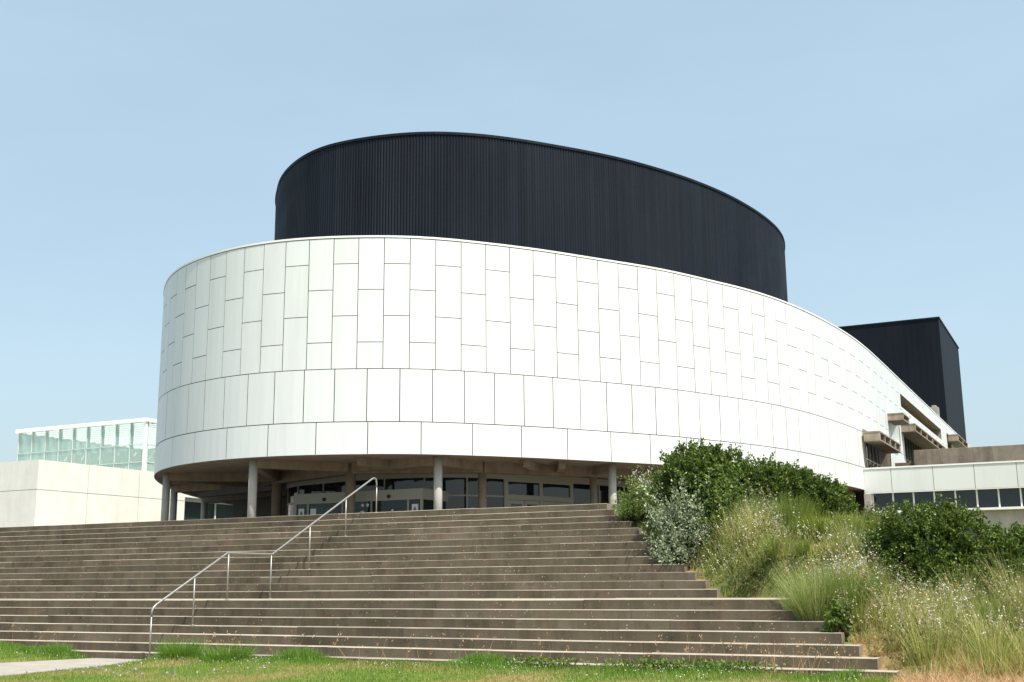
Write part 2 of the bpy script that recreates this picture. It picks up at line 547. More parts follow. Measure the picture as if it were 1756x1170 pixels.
GAP = 0.0145
def panel(mb, s0, s1, z0, z1, off=0.03, gap=GAP, tilt=0.0):
    n = max(1, int(math.ceil((s1 - s0) / 0.45)))
    ss = np.linspace(s0 + gap, s1 - gap, n + 1)
    P = P_at(ss, off); Q = P_at(ss, off - 0.008)
    a, b_ = z0 + gap, z1 - gap
    v = []; f = []
    for i in range(n + 1):
        v += [(P[i, 0], P[i, 1], a), (P[i, 0], P[i, 1], b_)]
    for i in range(n):
        f.append((2 * i, 2 * i + 2, 2 * i + 3, 2 * i + 1))
    # returns
    k = len(v)
    v += [(Q[0, 0], Q[0, 1], a), (Q[0, 0], Q[0, 1], b_), (Q[n, 0], Q[n, 1], a), (Q[n, 0], Q[n, 1], b_)]
    mb.add(v[:k], f)
    mb.add([v[0], v[1], v[k], v[k + 1]], [(0, 1, 3, 2)])
    mb.add([v[2 * n], v[2 * n + 1], v[k + 2], v[k + 3]], [(0, 2, 3, 1)])


base_arc = s_of(-26.62, 39.69) - 13.11
UPPER = [3.95, 5.07, 6.2, 7.3, 8.35, 9.43, 10.51, 11.59, 12.66, 13.75, 14.85, 15.95, 17.08, 18.22, 19.36, 20.52, 21.68, 22.82,
         23.98, 25.13, 26.24, 27.38, 28.53, 29.73, 30.91, 32.09, 33.26, 34.41, 35.57, 36.75]
MID = [6.42, 7.76, 9.1, 10.44, 11.75, 13.11, 14.47, 15.84, 17.22, 18.6, 19.99, 21.43, 22.86, 24.29, 25.7, 27.07, 28.5, 29.96,
       31.46, 32.9, 34.37, 35.81]
LOW = [4.46, 6.68, 8.86, 11.01, 13.17, 15.37, 17.58, 19.85, 22.14, 24.46, 26.67, 28.96, 31.38, 33.71, 35.96, 38.47, 41.1, 43.75, 46.38]
SEND = sY(141.8)
SBEG = s_of(-54.3, 91.0)
def joints(lst, step_l, step_r):
    a = [base_arc + x for x in lst]
    pre = []
    x = a[0]
    while x - step_l > SBEG:
        x -= step_l; pre.append(x)
    npre = len(pre)
    a = pre[::-1] + a
    while a[-1] + step_r < SEND:
        a.append(a[-1] + step_r)
    return a, npre

# backing wall (dark, shows in the joints), pierced by the flank openings
mb = MB()
cuts = sorted(set([SBEG, SEND] + [v for o in OPEN for v in o[:2]] + list(np.arange(SBEG, SEND, 0.6))))
for a, b_ in zip(cuts[:-1], cuts[1:]):
    if b_ - a < 1e-4: continue
    zs = [(Z0, ZT - 0.06)]
    for (p, q, r, t) in OPEN:
        if a >= p - 1e-6 and b_ <= q + 1e-6:
            nz_ = []
            for (c, d) in zs:
                if t <= c or r >= d: nz_.append((c, d)); continue
                if r > c: nz_.append((c, r))
                if t < d: nz_.append((t, d))
            zs = nz_
    P = P_at([a, b_])
    for c, d in zs:
        mb.add([(P[0, 0], P[0, 1], c), (P[1, 0], P[1, 1], c), (P[1, 0], P[1, 1], d), (P[0, 0], P[0, 1], d)], [(0, 1, 2, 3)])
part('backing_wall', mb, M['joint'], hall)

HALF = (ZT - 0.10 - ZB) / 5.0
mb = MB()
J, npre = joints(UPPER, 1.10, 1.165)
for i in range(len(J) - 1):
    k = i - npre
    zt = ZT - 0.10
    if (k - 9) % 2 == 0:
        hs = [zt, zt - HALF, zt - 3 * HALF, ZB]
    else:
        hs = [zt, zt - 2 * HALF, zt - 4 * HALF, ZB]
    for c, d in zip(hs[1:], hs[:-1]):
        for r in sub_rects(J[i], J[i + 1], c, d, OPEN):
            panel(mb, *r, off=0.03 + rnd.uniform(-0.003, 0.003))
part('upper_cladding', mb, M['panel'], hall, smooth=False)
mb = MB()
J, npre = joints(MID, 1.34, 1.46)
for i in range(len(J) - 1):
    for r in sub_rects(J[i], J[i + 1], ZA, ZB, OPEN):
        panel(mb, *r, off=0.034 + rnd.uniform(-0.003, 0.003), gap=0.017)
part('middle_cladding', mb, M['panel'], hall)
mb = MB()
J, npre = joints(LOW, 2.2, 2.6)
for i in range(len(J) - 1):
    if J[i] > sY(72.4): break
    e1 = min(J[i + 1], sY(72.0))
    panel(mb, J[i], e1, Z0 - 0.02, ZA, off=0.034 + rnd.uniform(-0.003, 0.003), gap=0.017)
part('lower_cladding', mb, M['panel'], hall)

# coping, roof, soffit
def band(mb, s0, s1, o0, o1, z0, z1, step=0.5, mi=0):
    ss = np.linspace(s0, s1, int((s1 - s0) / step) + 2)
    A = P_at(ss, o0); B = P_at(ss, o1)
    n = len(ss); v = []; f = []
    for i in range(n):
        v += [(A[i, 0], A[i, 1], z0), (B[i, 0], B[i, 1], z0), (B[i, 0], B[i, 1], z1), (A[i, 0], A[i, 1], z1)]
    for i in range(n - 1):
        a = 4 * i; b_ = a + 4
        f += [(a, b_, b_ + 1, a + 1), (a + 1, b_ + 1, b_ + 2, a + 2), (a + 2, b_ + 2, b_ + 3, a + 3), (a + 3, b_ + 3, b_, a)]
    f += [(0, 1, 2, 3), (4 * n - 1, 4 * n - 2, 4 * n - 3, 4 * n - 4)]
    mb.add(v, f, mi)
mb = MB(); band(mb, SBEG, SEND, 0.055, -0.45, ZT - 0.085, ZT)
part('coping', mb, M['white_metal'], hall)
poly = P_at(np.arange(SBEG, SEND, 0.7), -0.02)
back = [(-12.3, 141.8), (-50.0, 141.8), (-54.5, 110.0)]
mb = MB(); mb.prism([tuple(q) for q in poly] + back, 15.3, 15.6)
part('flat_roof', mb, M['grey_concrete'], hall)
mb = MB()
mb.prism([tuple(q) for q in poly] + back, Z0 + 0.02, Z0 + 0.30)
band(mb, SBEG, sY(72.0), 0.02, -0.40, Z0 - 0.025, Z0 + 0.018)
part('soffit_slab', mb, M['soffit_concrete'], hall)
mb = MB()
mb.prism([(-12.3, 141.8), (-50.0, 141.8), (-54.5, 110.0), (-54.3, 91.5), (-54.2, 91.5), (-54.4, 110), (-49.9, 141.6), (-12.3, 141.6)], Z0, ZT - 0.1)
part('rear_wall', mb, M['white_metal'], hall)

# columns on the rim and inside the undercroft
def column(x, y, r0, ztop, mt='column_concrete'):
    mb = MB()
    mb.tube([(x, y, PLZ), (x, y, ztop)], r0, 20)
    o = mb.build('column', M[mt], hall, (x, y, PLZ), True)
    return o
OUTER = [(-31.9, 38.95), (-24.65, 42.1), (-19.55, 49.05), (-16.7, 57.2), (-39.55, 41.95), (-44.3, 47.6), (-48.2, 54.4), (-51.2, 61.6), (-53.2, 70.0)]
INNER = [(-35.6, 45.3, .25), (-29.6, 42.85, .23), (-24.35, 45.5, .19), (-21.0, 50.3, .18), (-17.6, 58.4, .2)]
for x, y in OUTER:
    column(x, y, 0.185, Z0 + 0.0)
for x, y, r in INNER:
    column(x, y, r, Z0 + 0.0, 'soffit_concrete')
# concrete beams under the soffit
def beam(p, q, w, z0, z1=None, mt='soffit_concrete'):
    z1 = Z0 + 0.021 if z1 is None else z1
    mb = MB()
    mb.bar((p[0], p[1], (z0 + z1) / 2), (q[0], q[1], (z0 + z1) / 2), w, z1 - z0)
    mb.build('beam', M[mt], hall, WPOS[hall.name])
ring = [(-41.5, 53.0), (-38.6, 47.6), (-35.6, 45.3), (-29.6, 42.85), (-24.35, 45.5), (-21.0, 50.3), (-17.6, 58.4), (-15.2, 68.0)]
for k_, (a, b_) in enumerate(zip(ring[:-1], ring[1:])):
    beam(a, b_, 0.42, 6.16, None, 'core_shade_concrete' if k_ < 2 else 'soffit_concrete')  # left ring beams coloured darker to stand in for undercroft shade
def toward(p, q, d):
    v = Vector((q[0] - p[0], q[1] - p[1])); v.normalize()
    return (p[0] + v.x * d, p[1] + v.y * d)
for p, q in ((OUTER[0], ring[2]), (OUTER[0], ring[3]), (OUTER[1], ring[4]), (OUTER[1], ring[3]), (OUTER[2], ring[5]), (OUTER[3], ring[6]), (OUTER[4], ring[2]), (OUTER[4], ring[1]),
             (OUTER[5], ring[1]), (OUTER[5], ring[0]), (OUTER[6], ring[0])):
    beam(toward(p, q, 0.1), toward(q, p, 0.2), 0.34, 6.24, Z0 + 0.022)
for p, q in (((-21.9, 45.0), (-22.6, 47.5)), ((-20.9, 46.5), (-22.0, 48.6)), ((-27.6, 40.6), (-27.2, 43.6)), ((-17.7, 52.2), (-19.3, 54.0))):
    beam(p, q, 0.30, 6.26, Z0 + 0.023)
beam((-47.6, 58), (-36.5, 52.0), 0.5, 5.75, Z0 + 0.024, 'core_shade_concrete')  # undercroft shade put into the colour of these long left beams
beam((-45.2, 51.5), (-37.5, 48.8), 0.45, 5.9, Z0 + 0.019, 'core_shade_concrete')
beam((-43.0, 48.2), (-36.6, 46.4), 0.4, 5.95, Z0 + 0.017, 'core_shade_concrete')
beam((-50.0, 64.0), (-38.0, 60.0), 0.5, 5.7, Z0 + 0.0165, 'core_shade_concrete')
# concrete core in the dark undercroft
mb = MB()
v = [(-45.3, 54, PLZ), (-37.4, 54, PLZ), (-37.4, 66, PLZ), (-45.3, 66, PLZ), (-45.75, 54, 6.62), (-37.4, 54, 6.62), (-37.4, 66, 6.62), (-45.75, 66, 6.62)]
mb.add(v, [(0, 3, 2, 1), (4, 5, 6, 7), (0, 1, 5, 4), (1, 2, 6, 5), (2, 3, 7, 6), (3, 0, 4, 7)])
part('core_wall', mb, M['core_shade_concrete'], hall)

# foyer glass wall under the overhang
G, GS = resample([(-37.2, 49.5), (-36.6, 47.5), (-35.2, 46.3), (-33.1, 45.7), (-31.2, 45.2), (-28.1, 45.3), (-25.75, 46.5), (-24.1, 49.2), (-22.9, 52.3), (-21.9, 55.0), (-20.2, 59.5), (-17.5, 68.0)], 0.1)
def G_at(s, off=0.0):
    s = np.atleast_1d(s)
    x = np.interp(s, GS, G[:, 0]); y = np.interp(s, GS, G[:, 1])
    tx = np.interp(s + .3, GS, G[:, 0]) - np.interp(s - .3, GS, G[:, 0]); ty = np.interp(s + .3, GS, G[:, 1]) - np.interp(s - .3, GS, G[:, 1])
    L = np.hypot(tx, ty)
    return np.c_[x + ty / L * off, y - tx / L * off]
def gs_of(x, y):
    return float(GS[int(np.argmin(np.hypot(G[:, 0] - x, G[:, 1] - y)))])
fr = MB(); fa = MB()
def gstrip(mb, s0, s1, o0, o1, z0, z1):
    ss = np.linspace(s0, s1, max(2, int((s1 - s0) / 0.5) + 2))
    A = G_at(ss, o0); B = G_at(ss, o1); n = len(ss); v = []; f = []
    for i in range(n):
        v += [(A[i, 0], A[i, 1], z0), (B[i, 0], B[i, 1], z0), (B[i, 0], B[i, 1], z1), (A[i, 0], A[i, 1], z1)]
    for i in range(n - 1):
        a = 4 * i; b_ = a + 4
        f += [(a, b_, b_ + 1, a + 1), (a + 1, b_ + 1, b_ + 2, a + 2), (a + 2, b_ + 2, b_ + 3, a + 3), (a + 3, b_ + 3, b_, a)]
    f += [(0, 1, 2, 3), (4 * n - 1, 4 * n - 2, 4 * n - 3, 4 * n - 4)]
    mb.add(v, f)
D0, D1 = gs_of(-24.62, 48.1), gs_of(-22.95, 52.2)
gstrip(fa, 0.2, GS[-1] - .2, 0.10, -0.10, 6.08, 6.40)
gstrip(fr, 0.2, D0, 0.04, -0.04, 5.24, 5.31)
gstrip(fr, D1, GS[-1] - .2, 0.04, -0.04, 4.84, 4.90)
gj = list(np.arange(0.3, D0 - 1.0, 1.95)) + [D0] + list(np.arange(D1, GS[-1] - .3, 1.9))
for s_ in gj:
    P = G_at([s_ - .035, s_ + .035], 0.045); Q = G_at([s_ - .035, s_ + .035], -0.045)
    ml = MB(); ml.prism([tuple(P[0]), tuple(P[1]), tuple(Q[1]), tuple(Q[0])], PLZ, 6.09)
    part('mullion', ml, M['frame'], hall)
for a, b_ in zip(gj[:-1], gj[1:]):
    if a >= D0 - .1 and b_ <= D1 + .1: continue
    ss = np.linspace(a + .035, b_ - .035, 5); A = G_at(ss); B = G_at(ss, -.015); bay = MB()
    for i in range(4):
        bay.add([(A[i, 0], A[i, 1], PLZ), (A[i + 1, 0], A[i + 1, 1], PLZ), (A[i + 1, 0], A[i + 1, 1], 6.085), (A[i, 0], A[i, 1], 6.085)], [(0, 1, 2, 3)])
    part('window', bay, M['dark_glass'], hall)
part('fascia', fa, M['frame'], hall)
part('transom_bar', fr, M['frame'], hall)
# double entrance doors with transom lights
dz = 5.14
df = MB()
def gpost(mb, s0, s1, z0, z1, o=0.06):
    P = G_at([s0, s1], o); Q = G_at([s0, s1], -o)
    mb.prism([tuple(P[0]), tuple(P[1]), tuple(Q[1]), tuple(Q[0])], z0, z1)
dm = (D0 + D1) / 2
for s_ in (D0 + .1, dm, D1 - .1):
    gpost(df, s_ - .10, s_ + .10, PLZ, 6.08, .065)
for a, b_ in ((D0 + .2, dm - .1), (dm + .1, D1 - .2)):
    gpost(df, a, b_, dz, dz + .24, .06)
    gpost(df, a, b_, 5.98, 6.08, .06)
dfo = part('door_frame', df, M['frame'], hall)
tg = MB()
for a, b_ in ((D0 + .2, dm - .1), (dm + .1, D1 - .2)):
    gpost(tg, a, b_, dz + .24, 5.98, .012)
part('transom_glass', tg, M['dark_glass'], hall)
for a, b_ in ((D0 + .2, dm - .1), (dm + .1, D1 - .2)):
    h = (b_ - a) / 2
    for k in range(2):
        p, q = a + k * h + .012, a + (k + 1) * h - .012
        lf = MB()
        gpost(lf, p, p + .15, PLZ + .02, dz - .015, .045); gpost(lf, q - .15, q, PLZ + .02, dz - .015, .045)
        gpost(lf, p + .15, q - .15, dz - .19, dz - .015, .045); gpost(lf, p + .15, q - .15, PLZ + .02, PLZ + .3, .045)
        d = part('door', lf, M['frame'], hall)
        pg = MB(); gpost(pg, p + .15, q - .15, PLZ + .3, dz - .19, .01)
        pg.build('pane', M['dark_glass'], d, WPOS[d.name])
# glazed entrance vestibule with automatic doors
VY = 43.7
vb = MB()
vb.box(-33.36, -26.40, VY, 46.2, 4.98, 5.46)
vest = part('vestibule', vb, M['frame'], hall, bevel=0.01)
for a, b_ in ((-33.34, -33.20), (-32.60, -32.50), (-30.67, -30.57), (-29.1, -29.02), (-27.17, -27.08), (-26.5, -26.40)):
    vf = MB(); vf.box(a, b_, VY + .02, VY + .12, PLZ, 4.98); vf.build('post', M['frame'], vest, WPOS[vest.name])
vf = MB(); vf.box(-26.48, -26.42, VY + 1.2, VY + 1.28, PLZ, 4.98); vf.build('post', M['frame'], vest, WPOS[vest.name])
for a, b_ in ((-33.20, -32.60), (-32.50, -30.67), (-30.57, -29.1), (-29.02, -27.17), (-27.08, -26.5)):
    g_ = MB(); g_.box(a, b_, VY + .06, VY + .075, PLZ + .02, 4.98)
    g_.build('pane', M['hall_glass'], vest, WPOS[vest.name])
g_ = MB(); g_.box(-26.46, -26.445, VY + .12, 45.9, PLZ + .02, 4.98); g_.build('pane', M['hall_glass'], vest, WPOS[vest.name])
for x in (-31.62, -28.11):
    sm = MB(); sm.tube([(x, VY + .01, 5.16), (x, VY - .07, 5.15)], [.09, .075], 12); sm.build('sensor', M['dark'], vest, WPOS[vest.name], True)
for x in (-32.93, -26.78):
    ps = MB(); ps.box(x - .16, x + .16, VY + .045, VY + .055, 4.40, 4.78)
    ps.add([(x - .11, VY + .042, 4.42), (x + .11, VY + .042, 4.42), (x + .03, VY + .042, 4.66), (x - .03, VY + .042, 4.66)], [(0, 1, 2, 3)], 1)
    ps.build('poster', [M['sticker'], M['ink']], vest, WPOS[vest.name])
ps = MB(); ps.box(-32.42, -32.1, VY + .045, VY + .055, 4.25, 4.76); ps.build('poster', M['sticker'], vest, WPOS[vest.name])
def disc(mb, x, z, r, y, a0=0, a1=360):
    n = 20
    v = [(x, y, z)] + [(x + r * math.cos(math.radians(a0 + (a1 - a0) * k / n)), y, z + r * math.sin(math.radians(a0 + (a1 - a0) * k / n))) for k in range(n + 1)]
    mb.add(v, [(0, k + 1, k + 2) for k in range(n)])
for x, z, r in ((-29.54, 4.82, .075), (-29.27, 4.82, .075), (-29.56, 4.42, .16), (-30.40, 4.82, .075), (-30.42, 4.42, .15), (-27.95, 4.55, .05)):
    st = MB(); disc(st, x, z, r, VY + .05)
    st.build('sticker', M['sticker'], vest, WPOS[vest.name])
# dark foyer inside
mb = MB()
mb.box(-37.0, -17.0, 58.0, 58.3, PLZ, 6.62)
mb.box(-37.2, -36.9, 50.5, 58.0, PLZ, 6.62)
mb.box(-32.0, -29.0, 50.0, 50.4, PLZ, 5.6)
part('foyer_wall', mb, M['dark_room'], hall)
for x, y in ((-27.5, 50.0), (-30.8, 48.2), (-24.8, 53.6)):
    column(x, y, .2, 6.6, 'grey_concrete')
# enclosing wall under the flank, mostly behind the shrubs
mb = MB()
mb.bar((-16.5, 62.0, 4.9), (-13.3, 72.4, 4.9), 0.3, 3.42)
part('flank_wall', mb, M['brown_concrete'], hall)

# ---- flank windows and sunshades
FX = -12.28
def flank_window(y0, y1, z0, z1, step, depth, sill=0.0):
    g = MB(); g.box(FX - depth, FX - depth + .02, y0, y1, z0, z1)
    w = part('window', g, M['dark_glass'], hall)
    f = MB()
    n = max(1, int(round((y1 - y0) / step)))
    for i in range(n + 1):
        y = y0 + (y1 - y0) * i / n
        f.box(FX - depth + .02, FX - depth + .10, y - .035, y + .035, z0, z1)
    zt = z0 + (z1 - z0) * .42
    f.box(FX - depth + .022, FX - depth + .09, y0, y1, zt - .04, zt + .04)
    f.box(FX - depth + .024, FX - depth + .12, y0, y1, z0, z0 + .07)
    f.build('frame', M['frame'], w, WPOS[w.name])
    # reveals
    r = MB()
    r.box(FX - depth - .1, FX - .005, y0 - .12, y0 - .001, z0, z1); r.box(FX - depth - .1, FX - .005, y1 + .001, y1 + .12, z0, z1)
    r.box(FX - depth - .1, FX - .005, y0, y1, z1 + .001, z1 + .1)
    r.box(FX - depth - .1, FX - .005, y0, y1, z0 - .1, z0 - .001)
    r.build('reveal', M['brown_concrete'], w, WPOS[w.name])
    return w
flank_window(72.6, 82.2, 7.945, 10.25, 1.35, 0.75)
flank_window(89.2, 116.5, 9.2, 12.35, 1.5, 0.9)
flank_window(118.0, 121.5, 13.0, 15.0, 1.7, 0.8)
mb = MB(); mb.box(FX - .65, FX - .6, 82.9, 87.3, 10.7, 12.6); mb.box(FX - .6, FX - .01, 82.78, 82.899, 10.7, 12.6); mb.box(FX - .6, FX - .01, 87.301, 87.4, 10.7, 12.6)
mb.box(FX - .6, FX - .01, 82.9, 87.3, 12.601, 12.7); mb.box(FX - .6, FX - .01, 82.9, 87.3, 10.6, 10.699)
part('recess', mb, M['panel'], hall)
mb = MB(); mb.box(FX - 2.2, FX - 2.1, 88.9, 113.4, 13.85, 14.8)
mb.box(FX - 2.1, FX - .01, 88.8, 88.899, 13.85, 14.8); mb.box(FX - 2.1, FX - .01, 113.401, 113.5, 13.85, 14.8)
mb.box(FX - 2.1, FX - .01, 88.9, 113.4, 14.801, 14.9); mb.box(FX - 2.1, FX - .01, 88.9, 113.4, 13.75, 13.849)
part('loggia', mb, M['brown_concrete'], hall)
def sunshade(y0, y1, z0, z1, proj, cells):
    mb = MB(); x1 = FX + proj; x0 = FX + .03
    t = .09
    mb.box(x0, x1, y0, y1, z1 - t, z1); mb.box(x0, x1, y0, y1, z0, z0 + t)
    mb.box(x0, x1 - .02, y0 + .02, y0 + .32, z0 + t, z1 - t)
    mb.box(x0, x1 - .02, y1 - .3, y1 - .02, z0 + t, z1 - t)
    for i in range(1, cells):
        y = y0 + (y1 - y0) * i / cells
        mb.box(x0, x1 - .02, y - .13, y + .13, z0 + t, z1 - t)
    mb.box(x0, x0 + .1, y0 + .3, y1 - .3, z0 + t, z1 - t)
    part('sunshade', mb, M['brown_concrete'], hall)
sunshade(72.1, 80.4, 9.52, 10.12, 1.0, 4)
sunshade(82.0, 85.0, 11.95, 12.45, 1.08, 1)
sunshade(88.0, 118.0, 11.82, 12.40, 1.05, 9)
sunshade(118.8, 128.0, 14.25, 14.9, 1.0, 2)

# ---- dark ribbed drum on the roof
DRUM, DRS = resample([(-40.0, 92.0), (-45.0, 82.0), (-46.8, 72.0), (-46.3, 63.0), (-44.6, 56.8), (-42.67, 53.33), (-41.06, 51.39), (-39.49, 49.76), (-37.71, 48.40),
                      (-36.02, 47.49), (-34.4, 47.0), (-32.74, 46.93), (-31.03, 47.14), (-29.49, 47.56), (-28.3, 48.1), (-27.14, 48.87),
                      (-26.15, 49.72), (-24.86, 51.12), (-23.62, 52.7), (-22.39, 54.4), (-21.2, 56.3), (-20.09, 58.5), (-19.01, 61.1),
                      (-18.03, 64.29), (-17.4, 67.45), (-17.06, 70.28), (-16.98, 73.35), (-17.3, 76.2), (-18.1, 79.2), (-19.8, 83.2), (-23.0, 88.5), (-28.0, 93.0)], 0.05)
DZ0, DZ1 = 15.55, 24.0
def D_at(s, off):
    x = np.interp(s, DRS, DRUM[:, 0]); y = np.interp(s, DRS, DRUM[:, 1])
    tx = np.interp(s + .3, DRS, DRUM[:, 0]) - np.interp(s - .3, DRS, DRUM[:, 0]); ty = np.interp(s + .3, DRS, DRUM[:, 1]) - np.interp(s - .3, DRS, DRUM[:, 1])
    L = np.hypot(tx, ty) + 1e-9
    return np.c_[x + ty / L * off, y - tx / L * off]
pit = 0.158
n = int(DRS[-1] / pit)
s_k = []; o_k = []
for i in range(n):
    for fr_, of in ((0.0, 0.0), (0.56, 0.0), (0.68, -0.045), (0.88, -0.045)):
        s_k.append((i + fr_) * pit); o_k.append(of)
s_k = np.array(s_k); o_k = np.array(o_k)
base = D_at(s_k, 0.0); inn = D_at(s_k, 0.045)
pp = np.where((o_k < -0.01)[:, None], D_at(s_k, -0.045), base)
nv = len(pp)
V = np.vstack([np.c_[pp, np.full(nv, DZ0)], np.c_[pp, np.full(nv, DZ1 - .12)]])
ii = np.arange(nv - 1)
F = np.c_[ii, ii + 1, ii + 1 + nv, ii + nv]
np_mesh('ribbed_drum', V, F, M['black'], parent=hall, origin=WPOS[hall.name])
mb = MB()
ss = np.linspace(0, DRS[-1], 260); A = D_at(ss, .05); B = D_at(ss, -.4)
v = []; f = []
for i in range(len(ss)):
    v += [(A[i, 0], A[i, 1], DZ1 - .14), (B[i, 0], B[i, 1], DZ1 - .14), (B[i, 0], B[i, 1], DZ1), (A[i, 0], A[i, 1], DZ1)]
for i in range(len(ss) - 1):
    a = 4 * i; b_ = a + 4
    f += [(a, b_, b_ + 1, a + 1), (a + 1, b_ + 1, b_ + 2, a + 2), (a + 2, b_ + 2, b_ + 3, a + 3), (a + 3, b_ + 3, b_, a)]
mb.add(v, f)
part('drum_rim', mb, M['black'], hall)
mb = MB(); mb.prism([tuple(q) for q in D_at(np.linspace(0, DRS[-1], 120), -.3)], DZ1 - .4, DZ1 - .2)
part('drum_roof', mb, M['black'], hall)

# ------------------------------------------------------------------ stage tower behind
tw = thing('stage_tower', (-30.0, 146.0, PLZ), 'tall black metal box tower rising behind the white flank', 'tower')
mb = MB()
mb.box(-60.0, -14.0, 136.8, 157.2, PLZ, 30.3)
part('wall', mb, M['tower'], tw)
mb = MB()
for i in range(64):
    x = -14.3 - i * .7
    mb.box(x - .015, x + .015, 136.785, 136.797, PLZ, 30.2)
for i in range(29):
    y = 137.2 + i * .7
    mb.box(-13.997, -13.985, y - .015, y + .015, PLZ, 30.2)
part('seam', mb, M['tower'], tw)
mb = MB(); mb.box(-60.1, -13.9, 136.7, 157.3, 30.303, 30.48)
part('roof_edge', mb, M['black'], tw)
vt = MB(); vt.box(-15.05, -14.2, 130.5, 131.6, 15.6, 19.3)
vt.box(-14.85, -14.4, 130.7, 131.3, 19.3, 19.5)
tag(vt.build('roof_vent', M['grey_concrete'], None, (-14.6, 131, 15.6), False, .02), 'small grey vent stack on the white roof in front of the black tower', 'vent')

# ------------------------------------------------------------------ low wing on the right
wg = thing('low_wing', (2.0, 80.0, PLZ), 'low wing with a white panel band above a strip of dark windows', 'building')
mb = MB(); mb.box(-12.42, 22.0, 72.03, 95.0, 6.42, 7.80)
part('wall', mb, M['joint'], wg)
mb = MB()
xs = [-12.425, -10.8, -8.42, -6.15, -3.87] + [-3.87 + 2.28 * k for k in range(1, 11)]
for a, b_ in zip(xs[:-1], xs[1:]):
    mb.box(a + .014, b_ - .014, 71.995, 72.025, 6.41, 7.79)
part('cladding', mb, M['panel'], wg)
mb = MB(); mb.box(-12.40, 22.0, 71.96, 72.5, 7.802, 7.90); mb.box(-12.40, 22.0, 72.0, 72.2, 6.35, 6.405)
part('coping', mb, M['white_metal'], wg)
xs = [-11.98 + 1.17 * k for k in range(0, 29)]
for x0_, x1_ in zip(xs[:-1], xs[1:]):
    mb = MB(); mb.box(x0_ + .045, x1_ - .046, 72.30, 72.32, 5.3, 6.348)
    win = part('window', mb, M['dark_glass'], wg)
    mb = MB(); mb.box(x0_ - .045, x0_ + .044, 72.22, 72.34, 5.30, 6.348)
    mb.build('mullion', M['white_metal'], win, WPOS[win.name])
mb = MB(); mb.box(FX, 22, 72.05, 72.6, 5.16, 5.298); part('sill', mb, M['white_metal'], wg)
mb = MB(); mb.box(FX, 22, 72.35, 73, PLZ - 1.5, 5.158); mb.box(-12.44, -12.03, 71.93, 72.29, PLZ - 1, 6.345)
mb.box(FX, 22, 74.0, 74.2, 5.1, 6.42)
part('plinth', mb, M['column_concrete'], wg)
pw = MB(); pw.box(-10.2, 22, 78.0, 78.3, 7.7, 9.42); pw.box(-10.2, -9.9, 78.3, 88, 7.7, 9.42)
pw = pw.build('parapet_wall', M['brown_concrete'], None, (4, 78.2, 7.8), False, .015)
tag(pw, 'long brown concrete parapet standing on the roof of the low wing', 'parapet')
pb = MB(); pb.box(-11.55, -10.25, 79.0, 82.0, 7.7, 8.75)
for k in range(3):
    pb.box(-11.3 + .02 * k, -10.5, 77.6, 78.2, 7.82 + .13 * k, 7.90 + .13 * k)
pb = pb.build('roof_box', M['soffit_concrete'], None, (-10.9, 80, 7.8), False, .01)
tag(pb, 'small beige block tucked beside the brown parapet below the sunshades', 'block')

# ------------------------------------------------------------------ pale concrete building on the left
pc = thing('concrete_annex', (-80.0, 70.0, PLZ), 'plain cream concrete block building on the left with one ground floor window', 'building')
mb = MB()
mb.box(-110, -62, 53.9, 67.8, PLZ - 1, 7.54)
mb.box(-110, -63.2, 67.8, 92, PLZ - 1, 7.54)
mb.box(-63.2, -62, 84, 92, PLZ - 1, 7.54)
part('lower_wall', mb, M['pale_concrete'], pc)
mb = MB(); mb.box(-110, -63.2, 53.9, 92, 7.575, 9.52); mb.box(-63.2, -62, 53.9, 67.8, 7.575, 9.52); mb.box(-63.2, -62, 84, 92, 7.575, 9.52); mb.box(-63.2, -62, 67.8, 84, 7.86, 9.52)
part('upper_wall', mb, M['pale_concrete'], pc)
mb = MB(); mb.box(-109.9, -63.3, 53.96, 91.9, 7.53, 7.58); mb.box(-63.3, -62.06, 53.96, 67.7, 7.53, 7.58)
for y in (58.2, 63.0): mb.box(-62.03, -61.994, y - .015, y + .015, PLZ, 9.5)
for x in (-66.1, -70.0): mb.box(x - .015, x + .015, 53.894, 53.93, PLZ, 9.5)
part('joint', mb, M['grey_concrete'], pc)
mb = MB(); mb.box(-62.75, -62.72, 67.8, 84, PLZ, 7.6)
w = part('window', mb, M['hall_glass'], pc)
mb = MB()
for y in (67.9, 72.0, 74.7, 77.3, 80, 83.9): mb.box(-62.7, -62.6, y - .05, y + .05, PLZ, 7.6)
mb.box(-62.9, -62.62, 67.8, 84, 7.601, 7.86)
mb.build('frame', M['white_metal'], w, WPOS[w.name])

gp = thing('glass_pavilion', (-71.5, 73.0, 9.52), 'glazed rooftop box with white louvred roof on the cream concrete building', 'pavilion')
GX0, GX1, GY0, GY1, GZ0, GZ1 = -78.4, -64.6, 66.0, 80.0, 9.5, 13.62
mb = MB()
mb.box(GX0, GX1, GY0, GY0 + .02, GZ0, GZ1); mb.box(GX1 - .02, GX1, GY0 + .02, GY1, GZ0, GZ1); mb.box(GX0, GX0 + .02, GY0 + .02, GY1, GZ0, GZ1)
part('glazing', mb, M['green_glass'], gp)
mb = MB()
for i in range(10):
    x = GX0 + (GX1 - GX0) * i / 9
    mb.box(x - .03, x + .03, GY0 - .06, GY0 - .001, GZ0, GZ1)
    mb.box(x - .025, x + .025, GY0 + .03, GY0 + .3, GZ0, GZ1)
for i in range(1, 8):
    y = GY0 + (GY1 - GY0) * i / 7
    mb.box(GX1 + .001, GX1 + .08, y - .05, y + .05, GZ0, GZ1)
for z in (10.55, 11.9):
    mb.box(GX0, GX1, GY0 - .06, GY0 - .002, z - .022, z + .022); mb.box(GX1 + .002, GX1 + .06, GY0, GY1, z - .022, z + .022)
part('frame', mb, M['grey_mullion'], gp)
